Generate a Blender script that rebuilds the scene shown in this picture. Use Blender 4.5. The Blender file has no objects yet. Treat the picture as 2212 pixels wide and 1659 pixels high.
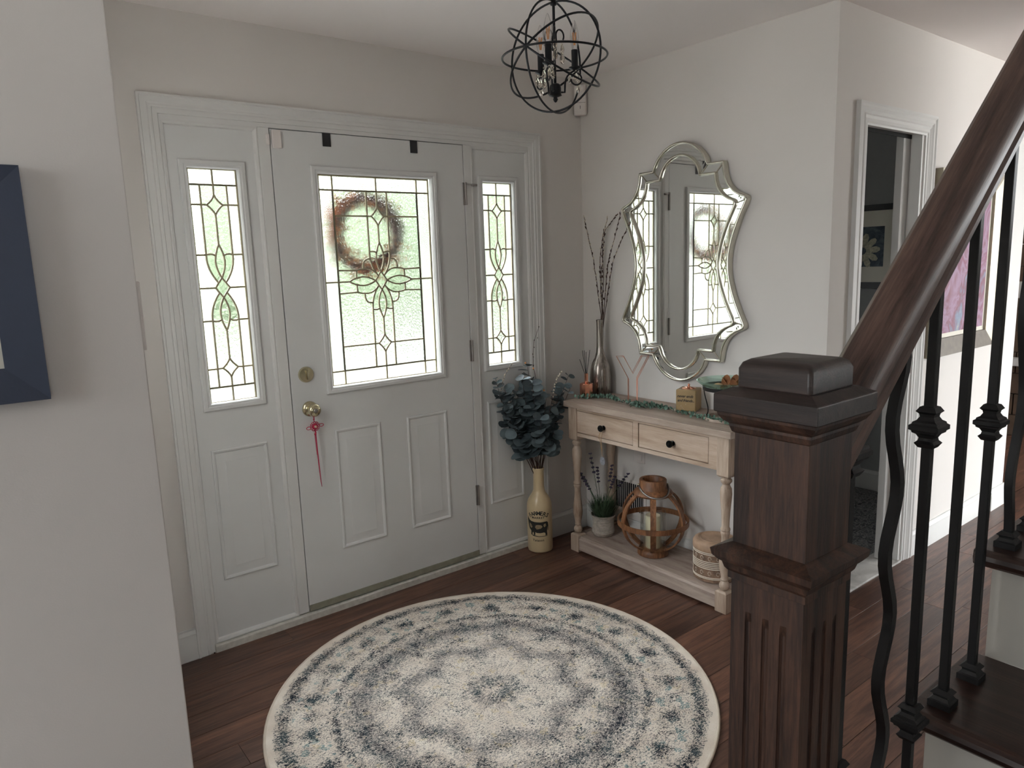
import bpy, bmesh, math, random
from mathutils import Vector, Matrix
random.seed(7)
PI = math.pi; sin = math.sin; cos = math.cos
sc = bpy.context.scene
COL = sc.collection

# ------------------------------------------------------------------ camera
CAM = Vector((-1.09683, -2.91842, 1.52421))
RT = Vector((0.78577, -0.61765, -0.03266)); UP = Vector((0.12844, 0.11128, 0.98545)); FW = Vector((0.60503, 0.77854, -0.16677))
FPX = 1560.78
cd = bpy.data.cameras.new('camera'); cam = bpy.data.objects.new('camera', cd); COL.objects.link(cam)
m = Matrix((RT, UP, -FW)).transposed().to_4x4(); m.translation = CAM
cam.matrix_world = m
cd.sensor_width = 36; cd.lens = FPX / 2212 * 36; cd.clip_start = 0.02; cd.clip_end = 200
sc.camera = cam

# ------------------------------------------------------------------ world, sun, window light, exposure
sc.view_settings.view_transform = 'Standard'; sc.view_settings.look = 'None'
sc.view_settings.gamma = 1; sc.view_settings.use_curve_mapping = False
sc.view_settings.exposure = 1.70
SKY = 9.0
w = bpy.data.worlds.new('sky'); sc.world = w; w.use_nodes = True
nt = w.node_tree; nt.nodes.clear()
wo = nt.nodes.new('ShaderNodeOutputWorld'); bg = nt.nodes.new('ShaderNodeBackground')
# an overcast sky: three times brighter overhead than at the horizon
tcw = nt.nodes.new('ShaderNodeTexCoord'); sxw = nt.nodes.new('ShaderNodeSeparateXYZ'); nt.links.new(tcw.outputs['Generated'], sxw.inputs[0])
mw = nt.nodes.new('ShaderNodeMath'); mw.operation = 'MAXIMUM'; nt.links.new(sxw.outputs[2], mw.inputs[0]); mw.inputs[1].default_value = 0
mw2 = nt.nodes.new('ShaderNodeMath'); mw2.operation = 'MULTIPLY_ADD'; nt.links.new(mw.outputs[0], mw2.inputs[0]); mw2.inputs[1].default_value = SKY * 2 / 3; mw2.inputs[2].default_value = SKY / 3
bg.inputs[0].default_value = (0.94, 0.98, 1.0, 1); nt.links.new(mw2.outputs[0], bg.inputs[1])
nt.links.new(bg.outputs[0], wo.inputs[0])
sc.cycles.max_bounces = 14; sc.cycles.diffuse_bounces = 8; sc.cycles.transparent_max_bounces = 24; sc.cycles.transmission_bounces = 10
sc.cycles.caustics_reflective = False; sc.cycles.sample_clamp_indirect = 6.0

def portal(loc, target, sx, sy):
    """marks an opening for sky sampling; gives off no light of its own"""
    l = bpy.data.lights.new('portal', 'AREA'); l.shape = 'RECTANGLE'; l.size = sx; l.size_y = sy; l.cycles.is_portal = True
    o = bpy.data.objects.new('portal', l); COL.objects.link(o); o.location = loc
    d = Vector(target) - Vector(loc); o.rotation_euler = d.to_track_quat('-Z', 'Y').to_euler(); return o
# unseen window openings of the shell, placed and sized for the light they admit: (wall, from, to, sill, head)
WIN = [('back', -2.0, -1.55, 1.0, 1.95), ('back', 3.3, 6.8, .1, 2.40), ('right', -6.2, -3.9, .1, 2.38), ('bath', 2.3, 2.6, 1.4, 1.85), ('left', -3.1, -1.9, 1.2, 2.3), ('side', -1.04, -.60, 1.0, 2.0)]  # the left, side and bath openings are added to brighten the rooms
for wl, a0, a1, z0, z1 in WIN:
    if wl == 'back': portal(((a0 + a1) / 2, -6.62, (z0 + z1) / 2), ((a0 + a1) / 2, 0, (z0 + z1) / 2), a1 - a0, z1 - z0)
    elif wl == 'side': portal((-.99, (a0 + a1) / 2, (z0 + z1) / 2), (5, (a0 + a1) / 2, (z0 + z1) / 2), a1 - a0, z1 - z0)
    elif wl == 'bath': portal(((a0 + a1) / 2, .17, (z0 + z1) / 2), ((a0 + a1) / 2, -5, (z0 + z1) / 2), a1 - a0, z1 - z0)
    elif wl == 'right': portal((7.02, (a0 + a1) / 2, (z0 + z1) / 2), (0, (a0 + a1) / 2, (z0 + z1) / 2), a1 - a0, z1 - z0)
    else: portal((-4.12, (a0 + a1) / 2, (z0 + z1) / 2), (5, (a0 + a1) / 2, (z0 + z1) / 2), a1 - a0, z1 - z0)
portal((.462, .06, 1.461), (.462, -5, 1.461), .56, .92)
portal((-.227, .06, 1.461), (-.227, -5, 1.461), .2, .92); portal((1.128, .06, 1.461), (1.128, -5, 1.461), .2, .92)

# ------------------------------------------------------------------ materials
class X:
    """tiny expression helper over math nodes"""
    def __init__(s, nt, o): s.nt = nt; s.o = o
def _in(nt, sock, v):
    if isinstance(v, X): nt.links.new(v.o, sock)
    else: sock.default_value = v
def mth(nt, op, a, b=0.0, c=0.0, clamp=False):
    n = nt.nodes.new('ShaderNodeMath'); n.operation = op; n.use_clamp = clamp
    _in(nt, n.inputs[0], a); _in(nt, n.inputs[1], b); _in(nt, n.inputs[2], c)
    return X(nt, n.outputs[0])
def noise(nt, vec, scale, detail=2.0, rough=.5, dist=0.0):
    n = nt.nodes.new('ShaderNodeTexNoise'); n.inputs['Scale'].default_value = scale; n.inputs['Detail'].default_value = detail
    n.inputs['Roughness'].default_value = rough; n.inputs['Distortion'].default_value = dist
    if vec is not None: nt.links.new(vec.o, n.inputs['Vector'])
    return X(nt, n.outputs[0])
def coords(nt, scale=(1, 1, 1), rot=(0, 0, 0), kind='Object'):
    tc = nt.nodes.new('ShaderNodeTexCoord'); mp = nt.nodes.new('ShaderNodeMapping')
    mp.inputs['Scale'].default_value = scale; mp.inputs['Rotation'].default_value = rot
    nt.links.new(tc.outputs[kind], mp.inputs['Vector']); return X(nt, mp.outputs[0])
def ramp(nt, f, stops):
    n = nt.nodes.new('ShaderNodeValToRGB'); e = n.color_ramp.elements
    while len(e) < len(stops): e.new(0.5)
    for i, (p, c) in enumerate(stops): e[i].position = p; e[i].color = (*c, 1)
    nt.links.new(f.o, n.inputs[0]); return X(nt, n.outputs[0])
def mixc(nt, f, a, b):
    n = nt.nodes.new('ShaderNodeMix'); n.data_type = 'RGBA'
    _in(nt, n.inputs[0], f)
    for s, v in ((n.inputs[6], a), (n.inputs[7], b)):
        if isinstance(v, X): nt.links.new(v.o, s)
        else: s.default_value = (*v, 1)
    return X(nt, n.outputs[2])
def bump(nt, h, strength, dist=.002):
    n = nt.nodes.new('ShaderNodeBump'); n.inputs['Strength'].default_value = strength; n.inputs['Distance'].default_value = dist
    nt.links.new(h.o, n.inputs['Height']); return n.outputs[0]
def base(name, rough=.5, metal=0.0, col=(.5, .5, .5)):
    m = bpy.data.materials.new(name); m.use_nodes = True; nt = m.node_tree
    b = nt.nodes['Principled BSDF']; b.inputs['Roughness'].default_value = rough; b.inputs['Metallic'].default_value = metal
    b.inputs['Base Color'].default_value = (*col, 1); return m, nt, b
def plain(name, col, rough=.5, metal=0.0, var=.06, nscale=30, bstr=.1, bscale=200, spec=None):
    m, nt, b = base(name, rough, metal, col)
    v = coords(nt)
    f = noise(nt, v, nscale, 3)
    c = ramp(nt, f, [(.3, tuple(x * (1 - var) for x in col)), (.7, tuple(min(1, x * (1 + var)) for x in col))])
    nt.links.new(c.o, b.inputs['Base Color'])
    if bstr: nt.links.new(bump(nt, noise(nt, v, bscale, 2), bstr), b.inputs['Normal'])
    if spec is not None: b.inputs['Specular IOR Level'].default_value = spec
    return m
def s2l(r, g, b):
    f = lambda c: (c / 255 / 12.92) if c / 255 <= .04045 else ((c / 255 + .055) / 1.055) ** 2.4
    return (f(r), f(g), f(b))
def wood(name, c1, c2, axis=0, rough=.4, sc_=(1, 14, 14), fine=1.0, rnd=0.0, bstr=.15, dark=None, rot=(0, 0, 0)):
    """long-grained wood, the grain along one axis"""
    m, nt, b = base(name, rough)
    s = [sc_[1]] * 3; s[axis] = sc_[0]
    tc = nt.nodes.new('ShaderNodeTexCoord'); mp = nt.nodes.new('ShaderNodeMapping')
    mp.inputs['Scale'].default_value = s
    pre = nt.nodes.new('ShaderNodeMapping'); pre.inputs['Rotation'].default_value = rot
    nt.links.new(tc.outputs['Object'], pre.inputs['Vector']); nt.links.new(pre.outputs[0], mp.inputs['Vector'])
    src = X(nt, mp.outputs[0])
    if rnd:
        oi = nt.nodes.new('ShaderNodeObjectInfo'); va = nt.nodes.new('ShaderNodeVectorMath'); va.operation = 'ADD'
        ml = mth(nt, 'MULTIPLY', X(nt, oi.outputs['Random']), 37.0)
        nt.links.new(src.o, va.inputs[0]); nt.links.new(ml.o, va.inputs[1]); src = X(nt, va.outputs[0])
    g1 = noise(nt, src, 1.3, 5, .6, 1.2); g2 = noise(nt, src, 7 * fine, 4, .7, .3)
    f = mth(nt, 'ADD', mth(nt, 'MULTIPLY', g1, .62), mth(nt, 'MULTIPLY', g2, .38))
    st = [(.36, c1), (.62, c2)]
    if dark: st = [(.33, dark), (.45, c1), (.64, c2)]
    c = ramp(nt, f, st)
    if rnd:
        hs = nt.nodes.new('ShaderNodeHueSaturation'); nt.links.new(c.o, hs.inputs['Color'])
        nt.links.new(mth(nt, 'ADD', mth(nt, 'MULTIPLY', X(nt, oi.outputs['Random']), rnd), 1 - rnd / 2).o, hs.inputs['Value']); c = X(nt, hs.outputs[0])
    nt.links.new(c.o, b.inputs['Base Color'])
    nt.links.new(bump(nt, f, bstr, .003), b.inputs['Normal'])
    return m

M = {}
M['wall'] = plain('wall_paint', s2l(215, 211, 207), .85, var=.015, nscale=3, bstr=.06, bscale=350)
M['ceil'] = plain('ceiling_paint', s2l(238, 233, 231), .9, var=.01, nscale=3, bstr=.05, bscale=300)
M['white'] = plain('white_trim_paint', s2l(214, 214, 212), .45, var=.02, nscale=8, bstr=.03)
M['door'] = plain('door_paint', s2l(212, 213, 212), .42, var=.02, nscale=6, bstr=.03)
M['riser'] = plain('riser_paint', s2l(176, 173, 166), .55, var=.02, nscale=8, bstr=.03)  # white risers, with their shade put into the colour as grey
M['thresh'] = plain('worn_threshold_paint', s2l(200, 198, 190), .6, var=.14, nscale=40, bstr=.2, bscale=60)
M['sweep'] = plain('weathered_sweep', s2l(140, 138, 122), .6, var=.15, nscale=30)
M['floor'] = wood('walnut_plank', s2l(76, 51, 41), s2l(116, 82, 66), 0, .36, (1.1, 15), 1.2, .42, .1, s2l(50, 30, 24))
M['sub'] = plain('floor_gap', (.012, .008, .007), .9)
M['oak'] = wood('dark_stained_oak', s2l(45, 29, 22), s2l(84, 57, 43), 2, .5, (1.8, 26), 1.9, 0, .4, s2l(15, 9, 7))
M['oakx'] = wood('dark_stained_oak_end', s2l(36, 29, 27), s2l(60, 47, 43), 1, .42, (2.2, 40), 1.2, 0, .25, s2l(28, 20, 19))
M['rail'] = wood('dark_stained_oak_rail', s2l(70, 51, 45), s2l(106, 82, 72), 0, .42, (2.0, 30), 1.2, 0, .22, s2l(36, 24, 20), rot=(0, math.radians(41), 0))
M['tread'] = wood('dark_tread', s2l(38, 25, 21), s2l(68, 47, 39), 1, .35, (1.3, 22), 1.2, 0, .12, s2l(30, 18, 15))
M['iron'] = plain('black_iron', (.012, .012, .013), .5, .3, var=.2, bstr=.15)
M['blackmetal'] = plain('satin_black_metal', (.012, .013, .016), .38, .5, var=.1, bstr=0)
M['brass'] = plain('polished_brass', (.62, .56, .38), .2, 1.0, var=.05, bstr=0)
M['steel'] = plain('dull_steel', (.33, .31, .29), .4, 1.0, var=.1, bstr=0)
M['came'] = plain('zinc_came', s2l(158, 148, 122), .5, .3, var=.1, bstr=0)
M['plastic'] = plain('white_plastic', s2l(222, 216, 212), .45, var=.01, bstr=0)
M['console'] = wood('pale_washed_wood', s2l(176, 154, 134), s2l(198, 180, 164), 1, .62, (1.2, 11), 1.0, 0, .06, s2l(158, 134, 116))
M['consolez'] = wood('pale_washed_turning', s2l(172, 152, 134), s2l(196, 180, 164), 2, .55, (1.2, 11), 1.0, 0, .08, s2l(126, 100, 82))
M['shelfw'] = wood('grey_washed_shelf', s2l(156, 140, 130), s2l(184, 170, 158), 1, .55, (1.2, 11), 1.0, 0, .08, s2l(118, 98, 86))
M['ctop'] = wood('greyed_table_top', s2l(150, 133, 120), s2l(178, 162, 149), 1, .5, (1.2, 11), 1.0, 0, .06, s2l(134, 116, 104))
M['darkknob'] = plain('dark_bronze', (.02, .022, .022), .25, .8, bstr=0)
M['mirror'] = plain('mirror_silver', (.86, .87, .85), .015, 1.0, var=0, bstr=0)
M['champ'] = plain('champagne_silver', (.62, .60, .52), .24, 1.0, var=.06, bstr=.05)
M['mirback'] = plain('mirror_edge', (.33, .32, .28), .4, .8, bstr=0)
M['copper'] = plain('copper', (.80, .36, .24), .16, 1.0, var=.05, bstr=0)
M['copperwire'] = plain('copper_wire', (.72, .32, .22), .3, 1.0, var=.05, bstr=0)
M['reed'] = plain('black_reed', (.02, .018, .018), .7)
M['cream'] = plain('cream_ceramic', s2l(206, 186, 150), .28, var=.05, nscale=14, bstr=.03)
M['ink'] = plain('black_ink', s2l(34, 34, 30), .6, var=.3, nscale=160, bstr=0)
M['cowlight'] = plain('hatched_ink', s2l(150, 132, 104), .5, var=.5, nscale=260, bstr=0)
M['candle'] = plain('ivory_wax', s2l(222, 212, 184), .5, var=.03)
M['lantern'] = wood('warm_carved_wood', s2l(112, 74, 48), s2l(160, 112, 76), 2, .5, (3, 16), 1.0, 0, .1, s2l(84, 54, 36))
M['pot'] = plain('speckled_stoneware', s2l(176, 168, 158), .7, var=.2, nscale=60, bstr=.3, bscale=120)
M['stem'] = plain('brown_stem', s2l(66, 42, 36), .7, var=.2)
M['bud'] = plain('silver_catkin', s2l(206, 196, 180), .9, var=.1)
M['tan'] = plain('tan_soapstone', s2l(158, 132, 92), .5, var=.08, nscale=14)
M['knotred'] = plain('crimson_cord', s2l(176, 28, 66), .6, var=.15, nscale=80)
M['navy'] = plain('navy_frame_paint', s2l(46, 56, 76), .45, var=.04)
M['mat'] = plain('white_mat_board', s2l(222, 218, 206), .9, var=.01)
M['black'] = plain('black_frame', (.012, .013, .016), .4)
M['dark'] = plain('dark_void', (.01, .01, .01), .9)
M['bathwall'] = plain('bathroom_paint', s2l(150, 152, 152), .85, var=.02)
M['tan_bamboo'] = plain('carved_brown', s2l(128, 104, 86), .65, var=.35, nscale=50, bstr=.6, bscale=90)
M['whitewash'] = plain('whitewashed_band', s2l(222, 212, 198), .7, var=.06)
M['string'] = plain('jute_string', s2l(176, 146, 110), .9)
M['concrete'] = plain('asphalt', (.15, .15, .148), .9, var=.06, nscale=5)
M['earth'] = plain('pale_gravel', (.42, .40, .375), .95, var=.1, nscale=3)
M['lawn'] = plain('lawn', (.13, .15, .10), .95, var=.35, nscale=4)
M['shrub'] = plain('shrub_leaves', (.095, .122, .075), .9, var=.6, nscale=9, bstr=1, bscale=20)
M['bark'] = plain('twigs', s2l(112, 90, 88), .9, var=.3)
M['orange'] = plain('orange_leaves', s2l(186, 128, 92), .8, var=.35, nscale=25)
M['grayside'] = plain('brushed_silver_frame', s2l(150, 142, 126), .35, .7, var=.1, nscale=30)
M['darkside'] = plain('pewter_frame', s2l(92, 84, 74), .5, .3, var=.15)  # darker copy of the silver frame: shade on its bottom piece, also a seam colour
M['stone'] = plain('brown_stone', s2l(92, 74, 60), .8, var=.25, nscale=8, bstr=.4, bscale=20)
M['bloom'] = plain('faded_lavender', s2l(74, 66, 88), .9, var=.2)

def leafm(name, a, b, rnd=.5):
    m, nt, bs = base(name, .55)
    oi = nt.nodes.new('ShaderNodeObjectInfo'); g = noise(nt, coords(nt), 40, 2)
    f = mth(nt, 'ADD', mth(nt, 'MULTIPLY', X(nt, oi.outputs['Random']), .7), mth(nt, 'MULTIPLY', g, .3))
    nt.links.new(ramp(nt, f, [(.1, a), (.85, b)]).o, bs.inputs['Base Color']); return m
M['euc'] = leafm('eucalyptus_leaf', s2l(50, 61, 66), s2l(116, 132, 138))
M['garl'] = plain('garland_leaf', s2l(104, 134, 120), .5, var=.5, nscale=90)
M['lavleaf'] = plain('lavender_foliage', s2l(70, 92, 66), .8, var=.35, nscale=30)

def silver_vase():
    m, nt, b = base('brushed_mercury_metal', .3, 1.0)
    v = coords(nt, (60, 60, 4)); f = noise(nt, v, 1, 3)
    nt.links.new(ramp(nt, f, [(.3, (.20, .17, .15)), (.7, (.46, .42, .38))]).o, b.inputs['Base Color'])
    nt.links.new(mth(nt, 'ADD', mth(nt, 'MULTIPLY', f, .25), .15).o, b.inputs['Roughness']); return m
M['mercury'] = silver_vase()

def clearglass(name, col=(1, 1, 1), ior=1.45, thin=.5, rough=0.0):
    """clear glass that also lets light pass straight through"""
    m = bpy.data.materials.new(name); m.use_nodes = True; nt = m.node_tree; nt.nodes.clear()
    o = nt.nodes.new('ShaderNodeOutputMaterial'); g = nt.nodes.new('ShaderNodeBsdfGlass'); t = nt.nodes.new('ShaderNodeBsdfTransparent')
    mx = nt.nodes.new('ShaderNodeMixShader'); g.inputs['Color'].default_value = (*col, 1); g.inputs['IOR'].default_value = ior; g.inputs['Roughness'].default_value = rough
    t.inputs['Color'].default_value = (*col, 1); mx.inputs[0].default_value = thin
    nt.links.new(g.outputs[0], mx.inputs[1]); nt.links.new(t.outputs[0], mx.inputs[2]); nt.links.new(mx.outputs[0], o.inputs[0]); return m
M['crystal'] = clearglass('faceted_crystal', (.98, .96, .92), 1.5, .15)
M['bulb'] = clearglass('clear_bulb_glass', (1, 1, 1), 1.2, .6)
M['cyl'] = clearglass('clear_glass', (.97, .98, .97), 1.2, .75)
M['greenglass'] = clearglass('green_tinted_glass', (.80, .92, .87), 1.45, .45)
M['filament'] = plain('amber_filament', s2l(214, 150, 92), .5)

def texglass(name, scale, strength, thin, dist=.004, rough=.05, stretch=(1, 1, 1), kind='noise', col=(1, 1, 1), ior=1.35):
    """obscure window glass: wavy refracting relief over partly straight transmission"""
    m = bpy.data.materials.new(name); m.use_nodes = True; nt = m.node_tree; nt.nodes.clear()
    o = nt.nodes.new('ShaderNodeOutputMaterial'); g = nt.nodes.new('ShaderNodeBsdfGlass'); t = nt.nodes.new('ShaderNodeBsdfTransparent')
    mx = nt.nodes.new('ShaderNodeMixShader'); g.inputs['IOR'].default_value = ior; g.inputs['Roughness'].default_value = rough
    g.inputs['Color'].default_value = (*col, 1); t.inputs['Color'].default_value = (.96, .97, .96, 1)
    v = coords(nt, stretch)
    if kind == 'noise': h = noise(nt, v, scale, 3, .6, .6)
    else:
        n = nt.nodes.new('ShaderNodeTexVoronoi'); n.feature = 'DISTANCE_TO_EDGE'; n.inputs['Scale'].default_value = scale
        va = nt.nodes.new('ShaderNodeVectorMath'); va.operation = 'ADD'; nz = nt.nodes.new('ShaderNodeTexNoise'); nz.inputs['Scale'].default_value = 60
        vs = nt.nodes.new('ShaderNodeVectorMath'); vs.operation = 'SCALE'; vs.inputs['Scale'].default_value = .03
        nt.links.new(v.o, nz.inputs['Vector']); nt.links.new(nz.outputs['Color'], vs.inputs[0]); nt.links.new(vs.outputs[0], va.inputs[1]); nt.links.new(v.o, va.inputs[0])
        nt.links.new(va.outputs[0], n.inputs['Vector']); h = X(nt, n.outputs['Distance'])
    nt.links.new(bump(nt, h, strength, dist), g.inputs['Normal'])
    mx.inputs[0].default_value = thin
    nt.links.new(g.outputs[0], mx.inputs[1]); nt.links.new(t.outputs[0], mx.inputs[2]); nt.links.new(mx.outputs[0], o.inputs[0]); return m
M['gborder'] = texglass('granular_glass', 300, 1.0, .30, .008, ior=1.22)
M['gfield'] = texglass('glue_chip_glass', 120, 1.0, .28, .011, stretch=(1, 1, .7), ior=1.18)
M['gbevel'] = texglass('bevelled_glass', 14, .9, .45, .02, 0.0)

def rugmat(R):
    m, nt, b = base('faded_medallion_rug', .95)
    b.inputs['Specular IOR Level'].default_value = .1
    tc = nt.nodes.new('ShaderNodeTexCoord'); sx = nt.nodes.new('ShaderNodeSeparateXYZ'); nt.links.new(tc.outputs['Object'], sx.inputs[0])
    P = X(nt, tc.outputs['Object']); x = X(nt, sx.outputs[0]); y = X(nt, sx.outputs[1])
    A = lambda *a: mth(nt, *a)
    r = A('SQRT', A('ADD', A('MULTIPLY', x, x), A('MULTIPLY', y, y))); th = A('ARCTAN2', y, x)
    r = A('ADD', r, A('MULTIPLY', A('SUBTRACT', noise(nt, P, 24, 4, .7), .5), .06))
    def band(c, wd):  # smooth bump of height 1 about radius c
        return A('MAXIMUM', A('SUBTRACT', 1.0, A('DIVIDE', A('ABSOLUTE', A('SUBTRACT', r, c)), wd)), 0.0)
    def lobed(c, wd, n, amp, ph=0.0):
        rr = A('SUBTRACT', r, A('MULTIPLY', A('COSINE', A('ADD', A('MULTIPLY', th, float(n)), ph)), amp))
        return A('MAXIMUM', A('SUBTRACT', 1.0, A('DIVIDE', A('ABSOLUTE', A('SUBTRACT', rr, c)), wd)), 0.0)
    def med(c, wd, n, ph, aw):  # repeated rosettes round the rug
        a = A('COSINE', A('ADD', A('MULTIPLY', th, float(n)), ph))
        return A('MULTIPLY', A('MAXIMUM', A('SUBTRACT', a, aw), 0.0), band(c, wd))
    add = lambda *l: l[0] if len(l) == 1 else A('ADD', l[0], add(*l[1:]))
    mul = lambda a, k: A('MULTIPLY', a, k)
    dens = add(mul(band(.722, .034), .50), mul(med(.632, .055, 20, 0.0, .0), .62), mul(med(.628, .03, 20, PI, .5), .5), mul(band(.552, .026), .46),
               mul(band(.47, .085), .34), mul(lobed(.30, .065, 8, .03), .24), mul(med(.385, .04, 14, 0.5, .2), .5),
               mul(band(.05, .07), .30), mul(lobed(.17, .02, 8, .02, PI), .14))
    patch = noise(nt, P, 9, 4, .7); dens = A('ADD', A('MULTIPLY', dens, A('ADD', .35, mul(patch, 1.2))), mul(A('SUBTRACT', noise(nt, P, 15, 4, .75), .36), 1.25))
    wv = coords(nt, (1.0, 1.6, 1)); fine = noise(nt, wv, 120, 5, .78, .4); fine2 = noise(nt, wv, 260, 4, .75)
    sp = A('ADD', mul(fine, .6), mul(fine2, .4))
    inside = A('LESS_THAN', r, .752)
    k = A('MULTIPLY', A('MULTIPLY', A('SUBTRACT', A('ADD', mul(dens, .17), sp), .566), 30.0, 0.0, True), inside, 0.0, True)
    # grey ground in the field ring and lobes
    gr = A('MULTIPLY', A('SUBTRACT', A('ADD', mul(add(band(.46, .09), lobed(.29, .07, 8, .03), mul(band(.06, .07), .6)), .13), noise(nt, wv, 130, 4, .8)), .53), 18.0, 0.0, True)
    cream = ramp(nt, noise(nt, P, 14, 3), [(.3, s2l(222, 210, 196)), (.7, s2l(238, 230, 218))])
    c = mixc(nt, A('MULTIPLY', gr, mul(inside, .75)), cream, s2l(142, 138, 138))
    # teal and yellow touches
    tl = A('MULTIPLY', A('GREATER_THAN', noise(nt, P, 21, 2), .61), A('MULTIPLY', A('GREATER_THAN', band(.63, .07), .1), A('GREATER_THAN', fine, .47)))
    c = mixc(nt, mul(tl, .8), c, s2l(116, 150, 152))
    off = coords(nt, (1, 1, 1), (0, 0, 1.0)); yl = A('MULTIPLY', A('GREATER_THAN', noise(nt, off, 23, 2), .65), A('MULTIPLY', inside, A('GREATER_THAN', fine2, .5)))
    c = mixc(nt, mul(yl, .55), c, s2l(206, 184, 122))
    dk = ramp(nt, noise(nt, P, 18, 2), [(.42, s2l(34, 44, 56)), (.6, s2l(62, 78, 84))])
    c = mixc(nt, k, c, dk)
    nt.links.new(c.o, b.inputs['Base Color'])
    nt.links.new(bump(nt, A('ADD', mul(k, -.3), noise(nt, P, 260, 2)), .6, .004), b.inputs['Normal'])
    return m

def paintmat(name, stops, scale, dist=1.5):
    m, nt, b = base(name, .6)
    f = noise(nt, coords(nt), scale, 4, .6, dist)
    nt.links.new(ramp(nt, f, stops).o, b.inputs['Base Color']); return m
M['abstract'] = paintmat('abstract_canvas', [(.30, s2l(84, 62, 84)), (.42, s2l(128, 72, 96)), (.5, s2l(150, 120, 146)), (.58, s2l(124, 74, 92)), (.68, s2l(118, 134, 158)), (.78, s2l(186, 168, 140))], 3.2)
M['bluegrey'] = paintmat('blue_print_ground', [(.35, s2l(40, 52, 66)), (.65, s2l(92, 106, 116))], 14)
M['petal'] = paintmat('petal_print', [(.35, s2l(150, 148, 130)), (.65, s2l(206, 202, 180))], 30)
M['tile'] = paintmat('patterned_tile', [(.40, s2l(58, 58, 60)), (.49, s2l(78, 78, 80)), (.53, s2l(176, 172, 166)), (.57, s2l(90, 90, 92))], 26, 3.0)
M['marble'] = paintmat('marble', [(.35, s2l(172, 170, 166)), (.65, s2l(210, 208, 204))], 5, 2)

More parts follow.
